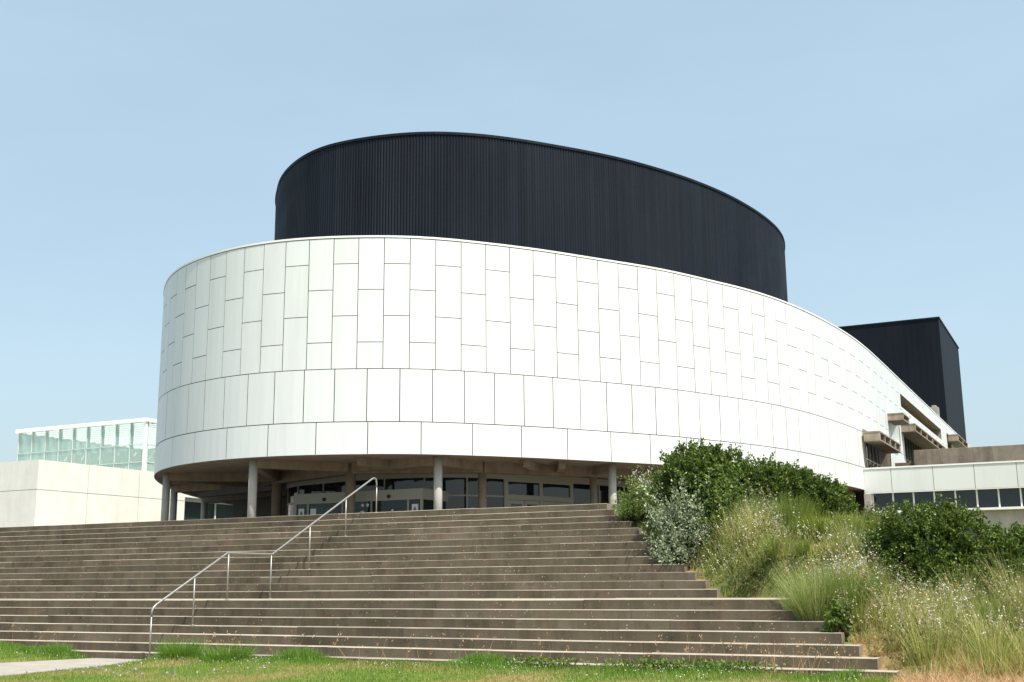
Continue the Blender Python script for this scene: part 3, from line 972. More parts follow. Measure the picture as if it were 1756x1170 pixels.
mb = MB(); mb.box(GX1 - .10, GX1 + .09, GY0 - .10, GY0 + .1, GZ0, GZ1)
part('corner_post', mb, M['white_metal'], gp)
mb = MB()
mb.box(GX0 - .2, GX1 + .2, GY0 - .25, GY0 + .1, GZ1 + .002, GZ1 + .27)
mb.box(GX1 - .1, GX1 + .2, GY0 + .1, GY1, GZ1 + .002, GZ1 + .27); mb.box(GX0 - .2, GX0 + .1, GY0 + .1, GY1, GZ1 + .002, GZ1 + .27)
for i in range(10):
    x = GX0 + (GX1 - GX0) * i / 9
    mb.box(x - .09, x + .09, GY0 - .34, GY0 - .252, GZ1 - .05, GZ1 + .2)
part('roof_edge', mb, M['white_metal'], gp)
mb = MB()
for i in range(15):
    y = GY0 + .7 + i * .92
    mb.add([(GX0 + .1, y, GZ1 - .1), (GX1 - .1, y, GZ1 - .1), (GX1 - .1, y + .42, GZ1 + .1), (GX0 + .1, y + .42, GZ1 + .1), (GX0 + .1, y, GZ1 - .06), (GX1 - .1, y, GZ1 - .06), (GX1 - .1, y + .42, GZ1 + .14), (GX0 + .1, y + .42, GZ1 + .14)],
           [(0, 3, 2, 1), (4, 5, 6, 7), (0, 1, 5, 4), (1, 2, 6, 5), (2, 3, 7, 6), (3, 0, 4, 7)])
part('louvre', mb, M['white_metal'], gp)
mb = MB(); mb.box(GX0 + 1.5, GX1 - .6, GY0 + 2.5, GY1 - .5, GZ0, 11.9)
for k in range(6):
    x = GX0 + 2.5 + k * 1.9
    mb.bar((x, GY0 + 1.2, GZ0), (x + 1.0, GY0 + 1.9, 11.6), .12, .12)
part('inner_wall', mb, M['interior'], gp)

# ------------------------------------------------------------------ stairs
RIS = 0.16
TOPY = 24.97
def stepdata(i):
    z = PLZ - RIS * i
    if i <= 12:
        return TOPY - .3193 * i, z, -10.10 + .3075 * i
    return 19.356 - .3193 * (i - 13), z, -4.58 + .307 * (i - 13)
stairs = thing('stone_staircase', (-20.0, 21.0, 0.0), 'wide flight of weathered dark concrete steps with a landing and pale tread edges', 'staircase')
XL = -50.0
for i in range(20):
    y, z, xe = stepdata(i)
    y_next = stepdata(i - 1)[0] if i > 0 else TOPY + .45
    yb = y_next + .12
    if i == 0: yb = TOPY + .5
    mb = MB()
    x1 = xe
    first = True
    while x1 > XL:
        ln = rnd.uniform(2.2, 4.2) if not first else rnd.uniform(1.2, 3.8)
        x0 = max(XL, x1 - ln)
        dz_, dy_ = rnd.uniform(-.006, .004), rnd.uniform(-.006, .006)
        zz = z + dz_; yy = y + dy_; c = rnd.uniform(.004, .010) if i <= 12 else rnd.uniform(.002, .005); g = .003
        xa, xb = x0 + g, x1 - g
        zb = max(-.3, z - RIS - .12)
        # nose sags a touch between block ends so that the edge line is not ruler straight
        nseg = max(2, int(ln / .8)); v = []; f = []; mi_ = []
        for k in range(nseg + 1):
            x = xa + (xb - xa) * k / nseg
            w = rnd.uniform(-.003, .003)
            v += [(x, yy, zb), (x, yy + w * .5, zz - c + w), (x, yy + c + w * .5, zz + w), (x, yb, zz)]
        for k in range(nseg):
            a = 4 * k; b_ = a + 4
            f += [(a, b_, b_ + 1, a + 1), (a + 1, b_ + 1, b_ + 2, a + 2), (a + 2, b_ + 2, b_ + 3, a + 3)]
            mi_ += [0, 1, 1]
        e = 4 * nseg
        f += [(0, 1, 2, 3), (e + 3, e + 2, e + 1, e)]; mi_ += [0, 2 if first else 0]
        o = mb.n
        mb.v.extend(v); mb.n += len(v)
        for q, m_i in zip(f, mi_):
            mb.f.append(tuple(u + o for u in q)); mb.mi.append(m_i)
        x1 = x0; first = False
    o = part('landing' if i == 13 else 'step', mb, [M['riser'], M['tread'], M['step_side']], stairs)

# ------------------------------------------------------------------ handrail
HX = -16.52
rail = thing('handrail', (HX, 21.0, 0.0), 'thin grey steel handrail climbing the middle of the steps', 'handrail')
pts = [(17.30, .85), (17.305, .95), (17.34, 1.015), (17.42, 1.075), (18.44, 1.59), (19.43, 2.09), (20.93, 2.085), (22.28, 2.76), (23.73, 3.48), (24.86, 4.035), (24.97, 4.075), (25.06, 4.05), (25.09, 3.95), (25.095, 3.85)]
mb = MB(); mb.tube([(HX, y, z) for y, z in pts], .021, 10)
part('rail', mb, M['steel'], rail, True)
for y, z0, z1 in ((17.30, 0.0, .86), (18.46, .64, 1.59), (19.47, 1.12, 2.08), (20.90, 1.12, 2.08), (22.30, 1.76, 2.76), (23.74, 2.56, 3.475), (25.095, 3.2, 3.86)):
    mb = MB(); mb.tube([(HX, y, z0 - .03), (HX, y, z1)], .016, 8); mb.tube([(HX, y, z0), (HX, y, z0 + .012)], .045, 10)
    part('post', mb, M['steel'], rail, True)

# ------------------------------------------------------------------ ground, plaza, path, bank
def smooth(a, b_, x):
    t = np.clip((x - a) / (b_ - a), 0, 1)
    return t * t * (3 - 2 * t)
mb = MB(); mb.box(-1500, 1500, -1500, 1500, -1.0, -0.35)
tag(mb.build('ground', M['far_ground']), kind='structure')
mb = MB(); mb.box(-95, -9.9, TOPY + .42, 200, -0.3, PLZ - .004)
tag(mb.build('plaza', M['plaza_paving']), kind='structure')
mb = MB()
pth = [(-18.05, 17.42), (-16.42, 17.42), (-16.15, 15.6), (-16.1, 13.0), (-16.4, 8.0), (-17.9, 8.0), (-18.6, 13.5), (-18.75, 15.7)]
mb.prism(pth, -.3, 0.035)
tag(mb.build('path', M['path_concrete']), kind='structure')

def path_edge(y):
    """x range of the path at y"""
    ys = np.array([8, 13.2, 15.6, 17.5]); l = np.array([-17.9, -18.55, -18.72, -18.05]); r = np.array([-16.4, -16.1, -16.15, -16.42])
    return np.interp(y, ys, l), np.interp(y, ys, r)
def lawn_z(x, y):
    x = np.asarray(x, float); y = np.asarray(y, float)
    l, r = path_edge(y)
    d = np.maximum(l - x, x - r)                       # distance outside the path
    up = smooth(0.0, 0.6, d)
    z = 0.012 + up * (.045 + .025 * smooth(15.3, 17.2, y)) + .10 * smooth(-19.0, -20.5, x) * smooth(15.0, 17.0, y)
    z = z + .015 * np.sin(x * 1.7 + y) * up
    z = np.where(d < 0, -0.05, z)
    return z
nx, ny = 160, 70
gx = np.linspace(-40, 14, nx); gy = np.linspace(-8, 17.6, ny)
X, Y = np.meshgrid(gx, gy)
V = np.c_[X.ravel(), Y.ravel(), lawn_z(X.ravel(), Y.ravel())]
ii, jj = np.meshgrid(np.arange(nx - 1), np.arange(ny - 1))
k = (jj * nx + ii).ravel()
F = np.c_[k, k + 1, k + 1 + nx, k + nx]
tag(np_mesh('lawn', V, F, M['lawn_soil'], smooth=True), kind='structure')

def xend(y):
    y = np.asarray(y, float)
    up = -10.10 + .3075 * np.clip(np.floor((TOPY - y) / .3193) + 1, 0, 12)
    lo = -4.58 + .307 * np.clip(np.floor((19.356 - y) / .3193) + 1, 0, 6)
    return np.where(y > 21.14, up, np.where(y > 19.356, -4.58, lo))
def tread_z(y):
    y = np.asarray(y, float)
    up = PLZ - RIS * np.clip(np.floor((TOPY - y) / .3193) + 1, 0, 12)
    lo = 1.12 - RIS * np.clip(np.floor((19.356 - y) / .3193) + 1, 0, 6)
    return np.where(y > 21.14, up, np.where(y > 19.356, 1.12, lo))
def bank_z(x, y):
    x = np.asarray(x, float); y = np.asarray(y, float)
    d = x - xend(y)
    cap = 3.1 - 1.35 * smooth(-7.0, -3.2, x) * smooth(20.5, 23.5, y)
    plane = .12 + np.minimum(np.clip((y - 17.0) * (.405 - .115 * smooth(-4.3, -2.7, x)), 0, 9), cap)
    plane = plane + .07 * np.sin(x * 1.3 + y * .7) * smooth(17, 18.5, y) * smooth(.4, 1.5, d) * smooth(27, 25, y)
    edge = tread_z(y) - .145
    w = smooth(0.05, 1.1, d)
    z = edge * (1 - w) + plane * w
    return np.where(y < 17.44, lawn_z(x, y) * (1 - smooth(17.0, 17.44, y)) + z * smooth(17.0, 17.44, y), z)
ys = np.concatenate([np.arange(16.9, 26.5, .08), np.linspace(26.6, 73.0, 20)])
us = np.r_[-.06, -.0008, np.linspace(0, 1, 100) ** 2]
rows = []
for y in ys:
    xe_ = float(xend(y)) + .004
    xx = xe_ + us * (40 - xe_)
    zz_ = bank_z(xx, np.full(len(us), y)) + .006
    zz_[0] = zz_[1] = min(zz_[2], float(tread_z(y))) - .45
    rows.append(np.c_[xx, np.full(len(us), y), zz_])
V = np.vstack(rows); nu = len(us)
ii, jj = np.meshgrid(np.arange(nu - 1), np.arange(len(ys) - 1))
k = (jj * nu + ii).ravel()
tag(np_mesh('hillside', V, np.c_[k, k + 1, k + 1 + nu, k + nu], M['bank_soil'], smooth=True), kind='structure')

# ------------------------------------------------------------------ plant builders (numpy)
def unit(v):
    return v / (np.linalg.norm(v, axis=-1, keepdims=True) + 1e-9)
def leaves(P, D, length, width, spread=0.7):
    """rhombic leaves at P pointing along D"""
    n = len(P)
    D = unit(D + rng.normal(0, spread, (n, 3)))
    S = unit(np.cross(D, rng.normal(0, 1, (n, 3))))
    L = (length * rng.uniform(.65, 1.25, n))[:, None]; Wd = (width * rng.uniform(.7, 1.2, n))[:, None]
    N = np.cross(D, S)
    mid = P + D * L * .5 + N * L * .06
    V = np.stack([P, mid + S * Wd * .5, P + D * L, mid - S * Wd * .5], 1).reshape(-1, 3)
    F = np.arange(4 * n).reshape(n, 4)
    return V, F
def ribbons(P, az, length, width, lean, curve, seg=3):
    """grass blades: curved tapering ribbons"""
    n = len(P)
    h = np.stack([np.cos(az), np.sin(az), np.zeros(n)], 1)
    fa = rng.uniform(0, 2 * np.pi, n)
    s = np.stack([np.cos(fa), np.sin(fa), np.zeros(n)], 1)
    t = np.linspace(0, 1, seg + 1)
    V = np.zeros((n, seg + 1, 2, 3))
    for k, tk in enumerate(t):
        ang = lean + curve * tk
        # integrate roughly
        a_m = lean + curve * tk * .5
        c = P + (h * np.sin(a_m)[:, None] + np.array([0, 0, 1.]) * np.cos(a_m)[:, None]) * (length * tk)[:, None]
        w = width * (1 - tk * .88) * .5
        V[:, k, 0] = c + s * w[:, None]; V[:, k, 1] = c - s * w[:, None]
    tips = V[:, -1].mean(1)
    V = V.reshape(-1, 3)
    b0 = (np.arange(n) * (seg + 1) * 2)[:, None]
    F = []
    for k in range(seg):
        F.append(np.stack([b0[:, 0] + 2 * k, b0[:, 0] + 2 * k + 1, b0[:, 0] + 2 * k + 3, b0[:, 0] + 2 * k + 2], 1))
    return V, np.vstack(F), tips
def join(parts):
    Vs = []; Fs = []; Ms = []; o = 0
    for V, F, m_i in parts:
        Vs.append(V); Fs.append(F + o); Ms.append(np.full(len(F), m_i)); o += len(V)
    return np.vstack(Vs), np.vstack(Fs), np.concatenate(Ms)

def lump_points(lumps, n, jitter=.1, low=-.45):
    L = np.array(lumps, float)
    w = L[:, 3] ** 2; w /= w.sum()
    out = []; nr = []
    while sum(len(o) for o in out) < n:
        idx = rng.choice(len(L), n, p=w)
        d = unit(rng.normal(0, 1, (n, 3)))
        keep = d[:, 2] > low
        idx, d = idx[keep], d[keep]
        p = L[idx, :3] + d * L[idx, 3:4] * np.array([1, 1, .95]) * (1 + rng.normal(0, jitter, (len(d), 1)))
        ins = np.zeros(len(p), bool)
        for l in L:
            ins |= (np.linalg.norm(p - l[:3], axis=1) < l[3] * .80)
        out.append(p[~ins]); nr.append(d[~ins])
    return np.vstack(out)[:n], np.vstack(nr)[:n]

def shrub(name, base, lumps_, mat, sprigs, per, leaf, label, cat='shrub', group=None, up=.55, twig=.16, core=True, extra=None, spread=.75, tall=0, zscale=.74):
    zk = zscale if mat == 'leaf_dark' else 1.0
    lumps = [(a, b_, c * zk, r * (.9 if zk < 1 else 1)) for a, b_, c, r in lumps_]
    t = thing(name, base, label, cat, group)
    Lw_ = [(base[0] + a, base[1] + b_, base[2] + c, r) for a, b_, c, r in lumps]
    if mat == 'leaf_dark': sprigs, per, twig = int(sprigs * .85), int(per * 1.6), twig * 1.15
    P, N = lump_points(Lw_, sprigs, .075)
    D = unit(N + np.array([0, 0, up]) + rng.normal(0, .35, P.shape))
    ln = twig * rng.uniform(.6, 1.4, len(P))
    if tall:
        top = rng.random(len(P)) < (tall * (N[:, 2] > .35))
        ln[top] *= 2.2
    ts = rng.uniform(-.5, 1.0, (len(P), per))
    LP = (P[:, None] + D[:, None] * (ln[:, None] * ts)[..., None] + rng.normal(0, leaf[0] * .35, (len(P), per, 3))).reshape(-1, 3)
    LD = np.repeat(D, per, 0)
    prt = [(*leaves(LP, LD, leaf[0], leaf[1], spread), 0)]
    # sparse inner leaves
    P2, N2 = lump_points([(a, b_, c, r * .8) for a, b_, c, r in Lw_], sprigs * per // 4)
    prt.append((*leaves(P2, N2, leaf[0] * 1.1, leaf[1] * 1.1, 1.0), 0))
    V, F, mi = join(prt)
    np_mesh('foliage', V, F, [M[mat]], None, t, base)
    mb = MB()
    for k in range(7):
        a = rnd.uniform(0, 6.28); l = Lw_[k % len(Lw_)]
        e = (l[0] + rnd.uniform(-.4, .4) * l[3], l[1] + rnd.uniform(-.4, .4) * l[3], l[2] + rnd.uniform(.0, .6) * l[3])
        s0 = (base[0] + .12 * math.cos(a), base[1] + .12 * math.sin(a), base[2] - .05)
        m_ = ((s0[0] + e[0]) / 2 + rnd.uniform(-.08, .08), (s0[1] + e[1]) / 2 + rnd.uniform(-.08, .08), s0[2] * .45 + e[2] * .55)
        mb.tube([s0, m_, e], [.03, .02, .008], 6)
    part('branches', mb, M['bark'], t, True)
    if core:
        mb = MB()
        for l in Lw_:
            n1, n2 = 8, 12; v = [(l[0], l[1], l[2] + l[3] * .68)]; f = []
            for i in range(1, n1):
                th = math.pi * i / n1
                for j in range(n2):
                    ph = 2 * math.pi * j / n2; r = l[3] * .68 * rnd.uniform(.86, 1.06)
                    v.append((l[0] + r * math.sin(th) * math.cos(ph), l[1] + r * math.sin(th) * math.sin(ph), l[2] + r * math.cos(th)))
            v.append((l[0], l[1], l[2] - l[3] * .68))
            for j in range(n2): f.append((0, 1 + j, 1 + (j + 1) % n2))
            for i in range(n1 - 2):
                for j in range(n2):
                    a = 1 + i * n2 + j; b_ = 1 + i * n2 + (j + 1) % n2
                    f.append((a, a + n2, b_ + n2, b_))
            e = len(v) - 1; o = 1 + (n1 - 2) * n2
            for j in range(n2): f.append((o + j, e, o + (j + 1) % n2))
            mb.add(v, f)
        part('inner_shade_core', mb, M['inner'], t)  # added dark lumps: shade between leaves as colour, and no see-through
    return t

def bz(x, y):
    return float(bank_z(np.array([x]), np.array([y]))[0])

shrub('evergreen_shrub', (-7.22, 23.35, bz(-7.22, 23.35) - .16),
      [(0, 0, .75, .78), (-.15, -.1, 1.35, .68), (.55, .0, .70, .66), (-.62, .0, 1.05, .48), (.35, .2, 1.25, .60), (.75, -.35, .35, .5), (-.3, .3, .9, .7), (.3, -.4, .4, .55)],
      'leaf_dark', 1150, 20, (.062, .036), 'tallest rounded dark evergreen shrub, just right of the top of the steps', group='evergreen shrubs on the slope', tall=.12, twig=.085)
shrub('evergreen_shrub', (-5.75, 23.5, bz(-5.75, 23.5)),
      [(-.6, -.3, .1, .45), (.2, -.3, .0, .42), (0, 0, .55, .60), (-.35, .05, .85, .50), (.45, .05, .45, .52), (.85, .1, .2, .48), (-.6, .1, .5, .5), (-.1, .1, .95, .36), (.3, 0, .7, .42), (1.05, 0, .05, .4)],
      'leaf_dark', 900, 18, (.062, .036), 'middle dark evergreen shrub sloping down in front of the white wall', group='evergreen shrubs on the slope', zscale=.66, tall=.12, twig=.085)
shrub('evergreen_shrub', (-2.50, 21.1, bz(-2.50, 21.1)),
      [(-.1, 0, .60, .62), (-.35, .1, .90, .50), (.35, .1, .70, .55), (-.75, .1, .55, .46), (.75, .05, .25, .44), (.0, .15, .95, .45), (-.35, -.2, .25, .5), (.55, -.2, .15, .5), (.15, -.3, .15, .5), (-.25, -.55, -.15, .46), (.3, -.6, -.12, .48), (.8, -.5, -.1, .45), (.05, .1, .80, .5)],
      'leaf_dark', 1150, 20, (.058, .034), 'broad dark evergreen shrub in front of the low wing and its window strip', group='evergreen shrubs on the slope', zscale=1.04, tall=.12, twig=.085)
shrub('evergreen_shrub', (-.95, 21.0, bz(-.95, 21.0)),
      [(.0, -.6, -.1, .5), (.6, -.5, -.1, .5), (0, 0, .35, .62), (-.5, .0, .30, .5), (.6, .1, .4, .6), (-.35, .15, .6, .4), (.2, .1, .65, .42), (1.1, 0, .35, .6), (-.2, -.3, 0, .45)],
      'leaf_dark', 950, 18, (.058, .034), 'low dark evergreen shrub cut by the right edge of the photo', group='evergreen shrubs on the slope', zscale=.90, tall=.12, twig=.085)
shrub('olive_green_shrub', (-4.25, 24.3, bz(-4.25, 24.3)), [(0, 0, .3, .35), (.4, 0, .25, .36), (-.35, .0, .2, .3), (.2, .1, .45, .26)],
      'leaf_olive', 300, 16, (.05, .025), 'small olive green bush showing between the two big shrub groups')
shrub('silver_leaved_shrub', (-7.42, 22.72, bz(-7.42, 22.72)),
      [(0, 0, .60, .45), (-.35, .0, .85, .34), (.35, -.05, .40, .42), (.2, 0, .85, .32), (-.3, -.1, .3, .4), (.62, -.1, .15, .34), (-.1, -.2, .1, .4)],
      'leaf_silver', 430, 17, (.062, .034), 'silvery grey leaved shrub leaning over the right ends of the steps', up=1.0, twig=.26, spread=.6, tall=.8)
shrub('leafy_green_bush', (-6.70, 22.72, bz(-6.70, 22.72)), [(0, 0, .35, .30), (.1, 0, .62, .26), (.05, 0, .85, .18), (-.05, -.1, .1, .3)],
      'leaf_bright', 190, 15, (.085, .036), 'bright green leafy bush growing against the right side of the silver shrub', up=.8, twig=.22, tall=.8)
t = shrub('red_flowered_bush', (-9.1, 24.35, bz(-9.1, 24.35)), [(0, 0, .3, .36), (.25, .1, .42, .3), (-.15, 0, .1, .3), (.35, -.2, .15, .3)],
          'leaf_bright', 260, 16, (.06, .024), 'loose light green bush with tiny red flowers beside the top step', up=1.0, twig=.2, tall=.5)
b_ = WPOS[t.name]
P, N = lump_points([(b_[0], b_[1], b_[2] + .35, .42), (b_[0] + .25, b_[1], b_[2] + .45, .36)], 70, .15)
tag(np_mesh('flowers', *leaves(P, N, .04, .035, 1.0), M['petal_red'], None, t, b_), kind='stuff')
# tall pale stems reaching over the bush
n = 30
P = np.c_[b_[0] + rng.uniform(-.1, .5, n), b_[1] + rng.uniform(-.2, .2, n), np.full(n, b_[2] + .3)]
V, F, tips = ribbons(P, rng.uniform(0, 6.28, n), rng.uniform(.4, .75, n), np.full(n, .009), rng.uniform(.0, .5, n), rng.uniform(.1, .6, n))
V2, F2 = leaves(np.repeat(tips, 7, 0) + rng.normal(0, .05, (n * 7, 3)), np.tile([0, 0, 1.], (n * 7, 1)), .035, .03, 1.0)
V, F, mi = join([(V, F, 0), (V2, F2, 1)])
tag(np_mesh('flower_stems', V, F, [M['blade_straw'], M['petal_white']], mi, t, b_), kind='stuff')

def tuft(name, x, y, r, n, length, width, mat, label, lean=(.05, .7), curve=(.2, .9), cat='grass clump', group=None, z=None):
    base = (x, y, bz(x, y) if z is None else z)
    rr = r * np.sqrt(rng.random(n)); a = rng.uniform(0, 2 * np.pi, n)
    P = np.c_[x + rr * np.cos(a), y + rr * np.sin(a), np.full(n, base[2] - .02)]
    ln = rr / r
    V, F, tips = ribbons(P, a + rng.normal(0, .4, n), length * rng.uniform(.35, 1.25, n), np.full(n, width), lean[0] + (.35 + .65 * ln) * lean[1] * rng.uniform(.0, 1.3, n), rng.uniform(*curve, n))
    o = np_mesh(name, V, F, M[mat], None, None, base)
    tag(o, label, cat, group)
    return o, tips
tuft('ornamental_grass', -5.22, 22.45, .24, 1700, .62, .012, 'blade_green', 'upright dark green grass clump in front of the middle shrub', (.02, .55), (.0, .5))
tuft('grass_mound', -4.66, 22.25, .42, 2600, .50, .013, 'leaf_yellow', 'larger yellow green grass mound below the middle shrub', (.05, .9), (.2, .9), group='yellow green mounds')
tuft('grass_mound', -3.98, 22.55, .32, 2000, .46, .013, 'leaf_yellow', 'smaller yellow green grass mound beside the olive green bush', (.05, .9), (.2, .9), group='yellow green mounds')
tuft('feathery_plant', -4.22, 19.25, .34, 2300, .90, .007, 'blade_feather', 'feathery pale green clump at the right end of the landing', (.0, .55), (.0, .9), cat='plant')
tuft('feathery_plant', -3.62, 19.4, .40, 1900, .70, .008, 'blade_green', 'darker feathery green clump right of the landing end', (.0, .7), (.0, .9), cat='plant')
shrub('low_green_plant', (-5.75, 21.38, 1.16), [(0, 0, .22, .24), (.2, .05, .3, .22), (-.2, .05, .2, .2), (.05, 0, .42, .18)],
      'leaf_olive', 150, 14, (.06, .022), 'low olive green plant hiding the earth behind the landing, nearest the upper steps', 'plant', core=False, twig=.16, up=1.0, tall=.6)
shrub('low_green_plant', (-5.02, 21.36, 1.16), [(0, 0, .22, .26), (.22, .0, .2, .22), (-.15, .1, .38, .22)],
      'leaf_bright', 150, 14, (.06, .02), 'low fresh green plant at the back of the landing, beside the feathery clump', 'plant', core=False, twig=.16, up=1.0, tall=.6)
shrub('bright_leafy_plant', (-3.72, 18.72, bz(-3.72, 18.72)), [(0, 0, .16, .14), (.06, 0, .34, .12), (-.05, 0, .05, .14), (.12, .05, .2, .12)],
      'leaf_bright', 60, 12, (.075, .05), 'small lush bright green plant beside the lower steps', 'plant', core=False, twig=.1)

# ------------------------------------------------------------------ meadow on the bank
def scatter(n, x0, x1, y0, y1, inside=None):
    x = rng.uniform(x0, x1, n); y = rng.uniform(y0, y1, n)
    k = (x > xend(y) + .13) & ~((x > -5.3) & (x < -3.5) & (y > 21.5))
    if inside is not None: k &= inside(x, y)
    x, y = x[k], y[k]
    return x, y
def patch(x, y, f=1.0, ph=0.0):
    return .5 + .25 * np.sin(x * 1.9 * f + 1.3 * y * f + ph) + .25 * np.sin(-x * 1.1 * f + 2.3 * y * f + 2 * ph)
# fine grass
x, y = scatter(110000, -10.5, 2.5, 17.1, 25.0)
dry = smooth(19.3, 17.6, y) * smooth(-4.2, -3.0, x) * smooth(-1.2, -2.3, x)
k = rng.random(len(x)) > dry * .75
x, y = x[k], y[k]
P = np.c_[x, y, bank_z(x, y) - .01]; n = len(x)
hgt = (.30 + .22 * patch(x, y)) * rng.uniform(.4, 1.35, n) * (1 - .5 * smooth(-3.8, -2.8, x) * smooth(19.8, 20.6, y))
hgt *= (.4 + .6 * smooth(.1, .7, x - xend(y))) * (1 - .55 * smooth(23.0, 24.8, y))
V, F, tips = ribbons(P, rng.uniform(0, 6.28, n), hgt, np.full(n, .009), rng.uniform(.0, .5, n), rng.uniform(.0, .8, n))
prt = [(V, F, 0)]
cx, cy = scatter(520, -10.0, 2.5, 17.5, 24.8)
for a, b_ in zip(cx, cy):
    dryness = smooth(19.6, 17.6, b_) * smooth(-4.2, -3.0, a)
    if rng.random() < dryness * .6: continue
    m_i = int(rng.choice(3, p=[.50, .24, .26])); r0 = rng.uniform(.08, .30); k = int(rng.uniform(140, 420)); H = rng.uniform(.30, .85) * (1 - .45 * smooth(23.0, 24.6, b_))
    H *= float(.45 + .55 * smooth(.15, .9, a - xend(b_)))
    if a > -3.7 and b_ > 20.2: H *= .5
    rr = r0 * np.sqrt(rng.random(k)); an = rng.uniform(0, 6.283, k)
    px_, py_ = a + rr * np.cos(an), b_ + rr * np.sin(an)
    ok = px_ > xend(py_) + .11
    px_, py_, an, rr = px_[ok], py_[ok], an[ok], rr[ok]; k = len(px_)
    if k == 0: continue
    Vc, Fc, _t = ribbons(np.c_[px_, py_, bank_z(px_, py_) - .02], an + rng.normal(0, .5, k), H * rng.uniform(.35, 1.2, k), np.full(k, rng.uniform(.006, .012)), rr / r0 * .45 * rng.uniform(0, 1.3, k) + .02, rng.uniform(.0, .8, k))
    prt.append((Vc, Fc, m_i))
V, F, mi = join(prt)
tag(np_mesh('meadow_grass', V, F, [M['blade_meadow'], M['blade_green'], M['blade_feather']], mi), kind='stuff')
x, y = scatter(60000, -10.2, 2.5, 17.6, 25.0, lambda x, y: patch(x, y, .8, 2.0) > .48)
P = np.c_[x, y, bank_z(x, y) - .01]; n = len(x)
hgt = (.2 + .3 * patch(x, y, .8, 2.0)) * rng.uniform(.5, 1.2, n) * (.4 + .6 * smooth(.1, .7, x - xend(y))) * (1 - .55 * smooth(23.0, 24.8, y))
V, F, tips = ribbons(P, rng.uniform(0, 6.28, n), hgt, np.full(n, .010), rng.uniform(.0, .45, n), rng.uniform(.0, .8, n))
tag(np_mesh('green_meadow_grass', V, F, M['blade_green']), kind='stuff')
# dry straw at the toe
x, y = scatter(150000, -4.6, 2.0, 15.6, 20.5, lambda x, y: rng.random(len(x)) < np.clip(smooth(20.6, 18.2, y) * smooth(-4.5, -2.8, x) * (.35 + .65 * patch(x, y, 1.2, 1.0)), 0, 1))
n = len(x)
P = np.c_[x, y, bank_z(x, y) - .01]
V, F, tips = ribbons(P, rng.uniform(0, 6.28, n), (.06 + .16 * rng.random(n)), np.full(n, .008), rng.uniform(.2, 1.1, n), rng.uniform(.2, 1.2, n))
tag(np_mesh('dry_grass', V, F, M['blade_straw']), kind='stuff')
# short grass on the level ground behind the shrubs
x, y = scatter(45000, -8.0, 16.0, 24.6, 46.0)
P = np.c_[x, y, bank_z(x, y) - .01]; n = len(x)
V, F, tips = ribbons(P, rng.uniform(0, 6.28, n), rng.uniform(.06, .22, n), np.full(n, .016), rng.uniform(.0, .6, n), rng.uniform(.0, .8, n))
tag(np_mesh('short_grass', V, F, M['blade_meadow']), kind='stuff')
# wild flowers: thin wands with white and pink petals
def wands(n, inside, hl, petals, name, x0=-8.0, x1=2.5, y0=17.8, y1=24.0, pink=.25, az0=2.6, sz_=.031):
    x, y = scatter(n, x0, x1, y0, y1, inside); n = len(x)
    P = np.c_[x, y, bank_z(x, y)]
    V, F, tips = ribbons(P, az0 + rng.normal(0, 1.3, n), rng.uniform(*hl, n), np.full(n, .008), rng.uniform(.0, .35, n), rng.uniform(.1, .8, n), 4)
    K = petals
    seg = V.reshape(n, 5, 2, 3).mean(2)
    tt = rng.uniform(.5, 1.0, (n, K))
    i0_ = np.minimum((tt * 4).astype(int), 3); fr_ = tt * 4 - i0_
    r = np.arange(n)[:, None]
    C = seg[r, i0_] * (1 - fr_)[..., None] + seg[r, i0_ + 1] * fr_[..., None]
    C = C.reshape(-1, 3) + rng.normal(0, .018, (n * K, 3))
    Vp, Fp = leaves(C, rng.normal(0, 1, C.shape), sz_, sz_ * .8, .5)
    # stem leaves low down
    tt = rng.uniform(.05, .55, (n, 8)); i0_ = np.minimum((tt * 4).astype(int), 3); fr_ = tt * 4 - i0_
    C2 = (seg[r, i0_] * (1 - fr_)[..., None] + seg[r, i0_ + 1] * fr_[..., None]).reshape(-1, 3)
    Vl, Fl = leaves(C2, np.tile([0, 0, .6], (len(C2), 1)), .06, .013, .7)
    V, F, mi = join([(V, F, 0), (Vp, Fp, 1), (Vl, Fl, 0)])
    pk = np.zeros(len(mi), int); s_ = len(mi) - len(Fl)
    isp = (mi == 1); rp = rng.random(n) < pink
    mi2 = mi.copy(); mi2[isp] = np.where(np.repeat(rp, K), 2, 1)
    tag(np_mesh(name, V, F, [M['blade_meadow'], M['petal_white'], M['petal_pink']], mi2), kind='stuff')
wands(5200, lambda x, y: (patch(x, y, 1.1, .5) > .22) & (x < -3.0) & (y > 19.6), (.4, .9), 8, 'white_wildflowers', pink=.2)
wands(5200, lambda x, y: (x > -4.4) & (y > 17.9) & (y < 20.1) & (patch(x, y, 1.3, 1.5) > .25), (.40, .85), 8, 'pink_wildflowers', pink=.5)
x, y = scatter(60, -7, 1.5, 18.5, 23.5)
P = np.c_[x, y, bank_z(x, y) + rng.uniform(.25, .5, len(x))]
tag(np_mesh('red_wildflowers', *leaves(np.repeat(P, 3, 0) + rng.normal(0, .015, (len(x) * 3, 3)), rng.normal(0, 1, (len(x) * 3, 3)), .032, .03, .5), M['petal_red']), kind='stuff')
# low leafy weeds among the meadow
x, y = scatter(34000, -9.5, 2.5, 17.9, 24.8, lambda x, y: patch(x, y, 1.6, 3.1) > .55)
P = np.c_[x, y, bank_z(x, y) + rng.uniform(.02, .36, len(x))]
tag(np_mesh('leafy_weeds', *leaves(P, np.tile([0, 0, .7], (len(P), 1)), .07, .035, .8), M['leaf_olive']), kind='stuff')

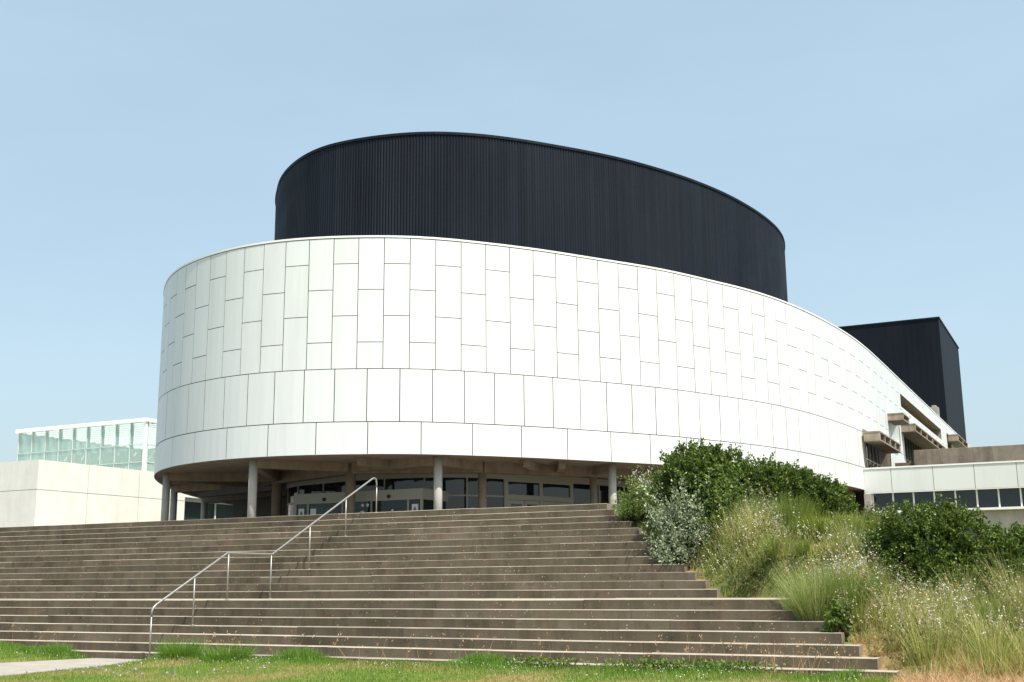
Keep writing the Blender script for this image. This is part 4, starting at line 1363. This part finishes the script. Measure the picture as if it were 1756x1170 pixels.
# ------------------------------------------------------------------ lawn grass
def off_path(x, y):
    l, r = path_edge(y)
    return (x < l - .02) | (x > r + .02)
n = 230000
x = rng.uniform(-26, 3.0, n); y = rng.uniform(11.0, 17.42, n)
k = off_path(x, y) & (x > -y * 1.33 - 1.5)
x, y = x[k], y[k]; n = len(x)
near = smooth(15.6, 17.2, y)
h = (.045 + .05 * near) * rng.uniform(.5, 1.4, n)
P = np.c_[x, y, lawn_z(x, y) - .005]
az = rng.uniform(0, 6.28, n); ln = rng.uniform(0, .8, n)
tip = P + np.c_[np.cos(az) * np.sin(ln), np.sin(az) * np.sin(ln), np.cos(ln)] * h[:, None]
fa = rng.uniform(0, 6.28, n); s_ = np.c_[np.cos(fa), np.sin(fa), np.zeros(n)] * .005
V = np.stack([P - s_, P + s_, tip], 1).reshape(-1, 3)
tag(np_mesh('lawn_grass', V, np.arange(3 * n).reshape(n, 3), M['blade_lawn']), kind='stuff')
# lush verge at the foot of the steps
n = 52000
x = rng.uniform(-26, -3.2, n); y = 17.42 - np.abs(rng.normal(0, .22, n))
k = off_path(x, y); x, y = x[k], y[k]; n = len(x)
hh = .05 + .21 * np.clip(patch(x, y * .3, 1.7, .7), 0, 1) ** 2
hh = hh * np.where(x < -18.3, 1.15, 1.0) * np.where(x > -7.5, .8, 1.0) * rng.uniform(.5, 1.3, n)
V, F, tips = ribbons(np.c_[x, y, lawn_z(x, y) - .01], rng.uniform(0, 6.28, n), hh, np.full(n, .009), rng.uniform(0, .5, n), rng.uniform(.1, .9, n))
tag(np_mesh('verge_grass', V, F, M['blade_verge']), kind='stuff')
tuft('grass_tuft', -15.55, 17.12, .34, 1100, .40, .010, 'blade_verge', 'tallest bright grass tuft at the foot of the steps beside the handrail', (.02, .7), (.1, .8), cat='grass tuft', group='grass tufts at the foot of the steps', z=.1)
tuft('grass_tuft', -14.45, 17.15, .40, 1000, .32, .010, 'blade_verge', 'second grass tuft from the handrail, wide and ragged, against the bottom step', (.02, .7), (.1, .8), cat='grass tuft', group='grass tufts at the foot of the steps', z=.1)
# leafy weeds
x = np.concatenate([rng.normal(-8.2, .35, 500), rng.normal(-6.2, .5, 900), rng.normal(-5.0, .3, 400)]); y = 17.35 - np.abs(rng.normal(0, .12, len(x)))
P = np.c_[x, y, lawn_z(x, y) + rng.uniform(.0, .17, len(x))]
tag(np_mesh('broadleaf_weeds', *leaves(P, np.tile([0, -.2, .6], (len(P), 1)), .06, .04, .7), M['leaf_bright']), kind='stuff')
# dry seed stalks in front of the risers
x = np.concatenate([rng.normal(-14.6, .5, 26), rng.uniform(-13.5, -3.2, 90), rng.uniform(-22, -18.3, 20), rng.normal(-4.2, .6, 60)]); n = len(x)
y = 17.38 - np.abs(rng.normal(0, .10, n))
V, F, tips = ribbons(np.c_[x, y, lawn_z(x, y)], rng.uniform(0, 6.28, n), rng.uniform(.22, .55, n), np.full(n, .006), rng.uniform(0, .3, n), rng.uniform(.1, .9, n), 4)
V2, F2 = leaves(np.repeat(tips, 4, 0) + rng.normal(0, .015, (4 * n, 3)), np.tile([.2, 0, .6], (4 * n, 1)), .05, .012, .4)
V, F, mi = join([(V, F, 0), (V2, F2, 0)])
tag(np_mesh('seed_stalks', V, F, M['blade_straw']), kind='stuff')
# clover heads
n = 1500
x = rng.uniform(-25, -3, n); y = 17.3 - np.abs(rng.normal(0, .9, n))
k = off_path(x, y) & (patch(x, y, 1.3, .2) > .42); x, y = x[k], y[k]; n = len(x)
P = np.c_[x, y, lawn_z(x, y) + rng.uniform(.05, .11, n)]
tag(np_mesh('clover_flowers', *leaves(P, rng.normal(0, 1, (n, 3)), .020, .018, .5), M['petal_white']), kind='stuff')
n = 40
x = rng.normal(-14.0, 1.2, n); y = rng.normal(14.4, .6, n)
P = np.c_[x, y, lawn_z(x, y) + rng.uniform(.05, .12, n)]
tag(np_mesh('lilac_flowers', *leaves(np.repeat(P, 3, 0), rng.normal(0, 1, (3 * n, 3)), .04, .03, .5), M['petal_lilac']), kind='stuff')
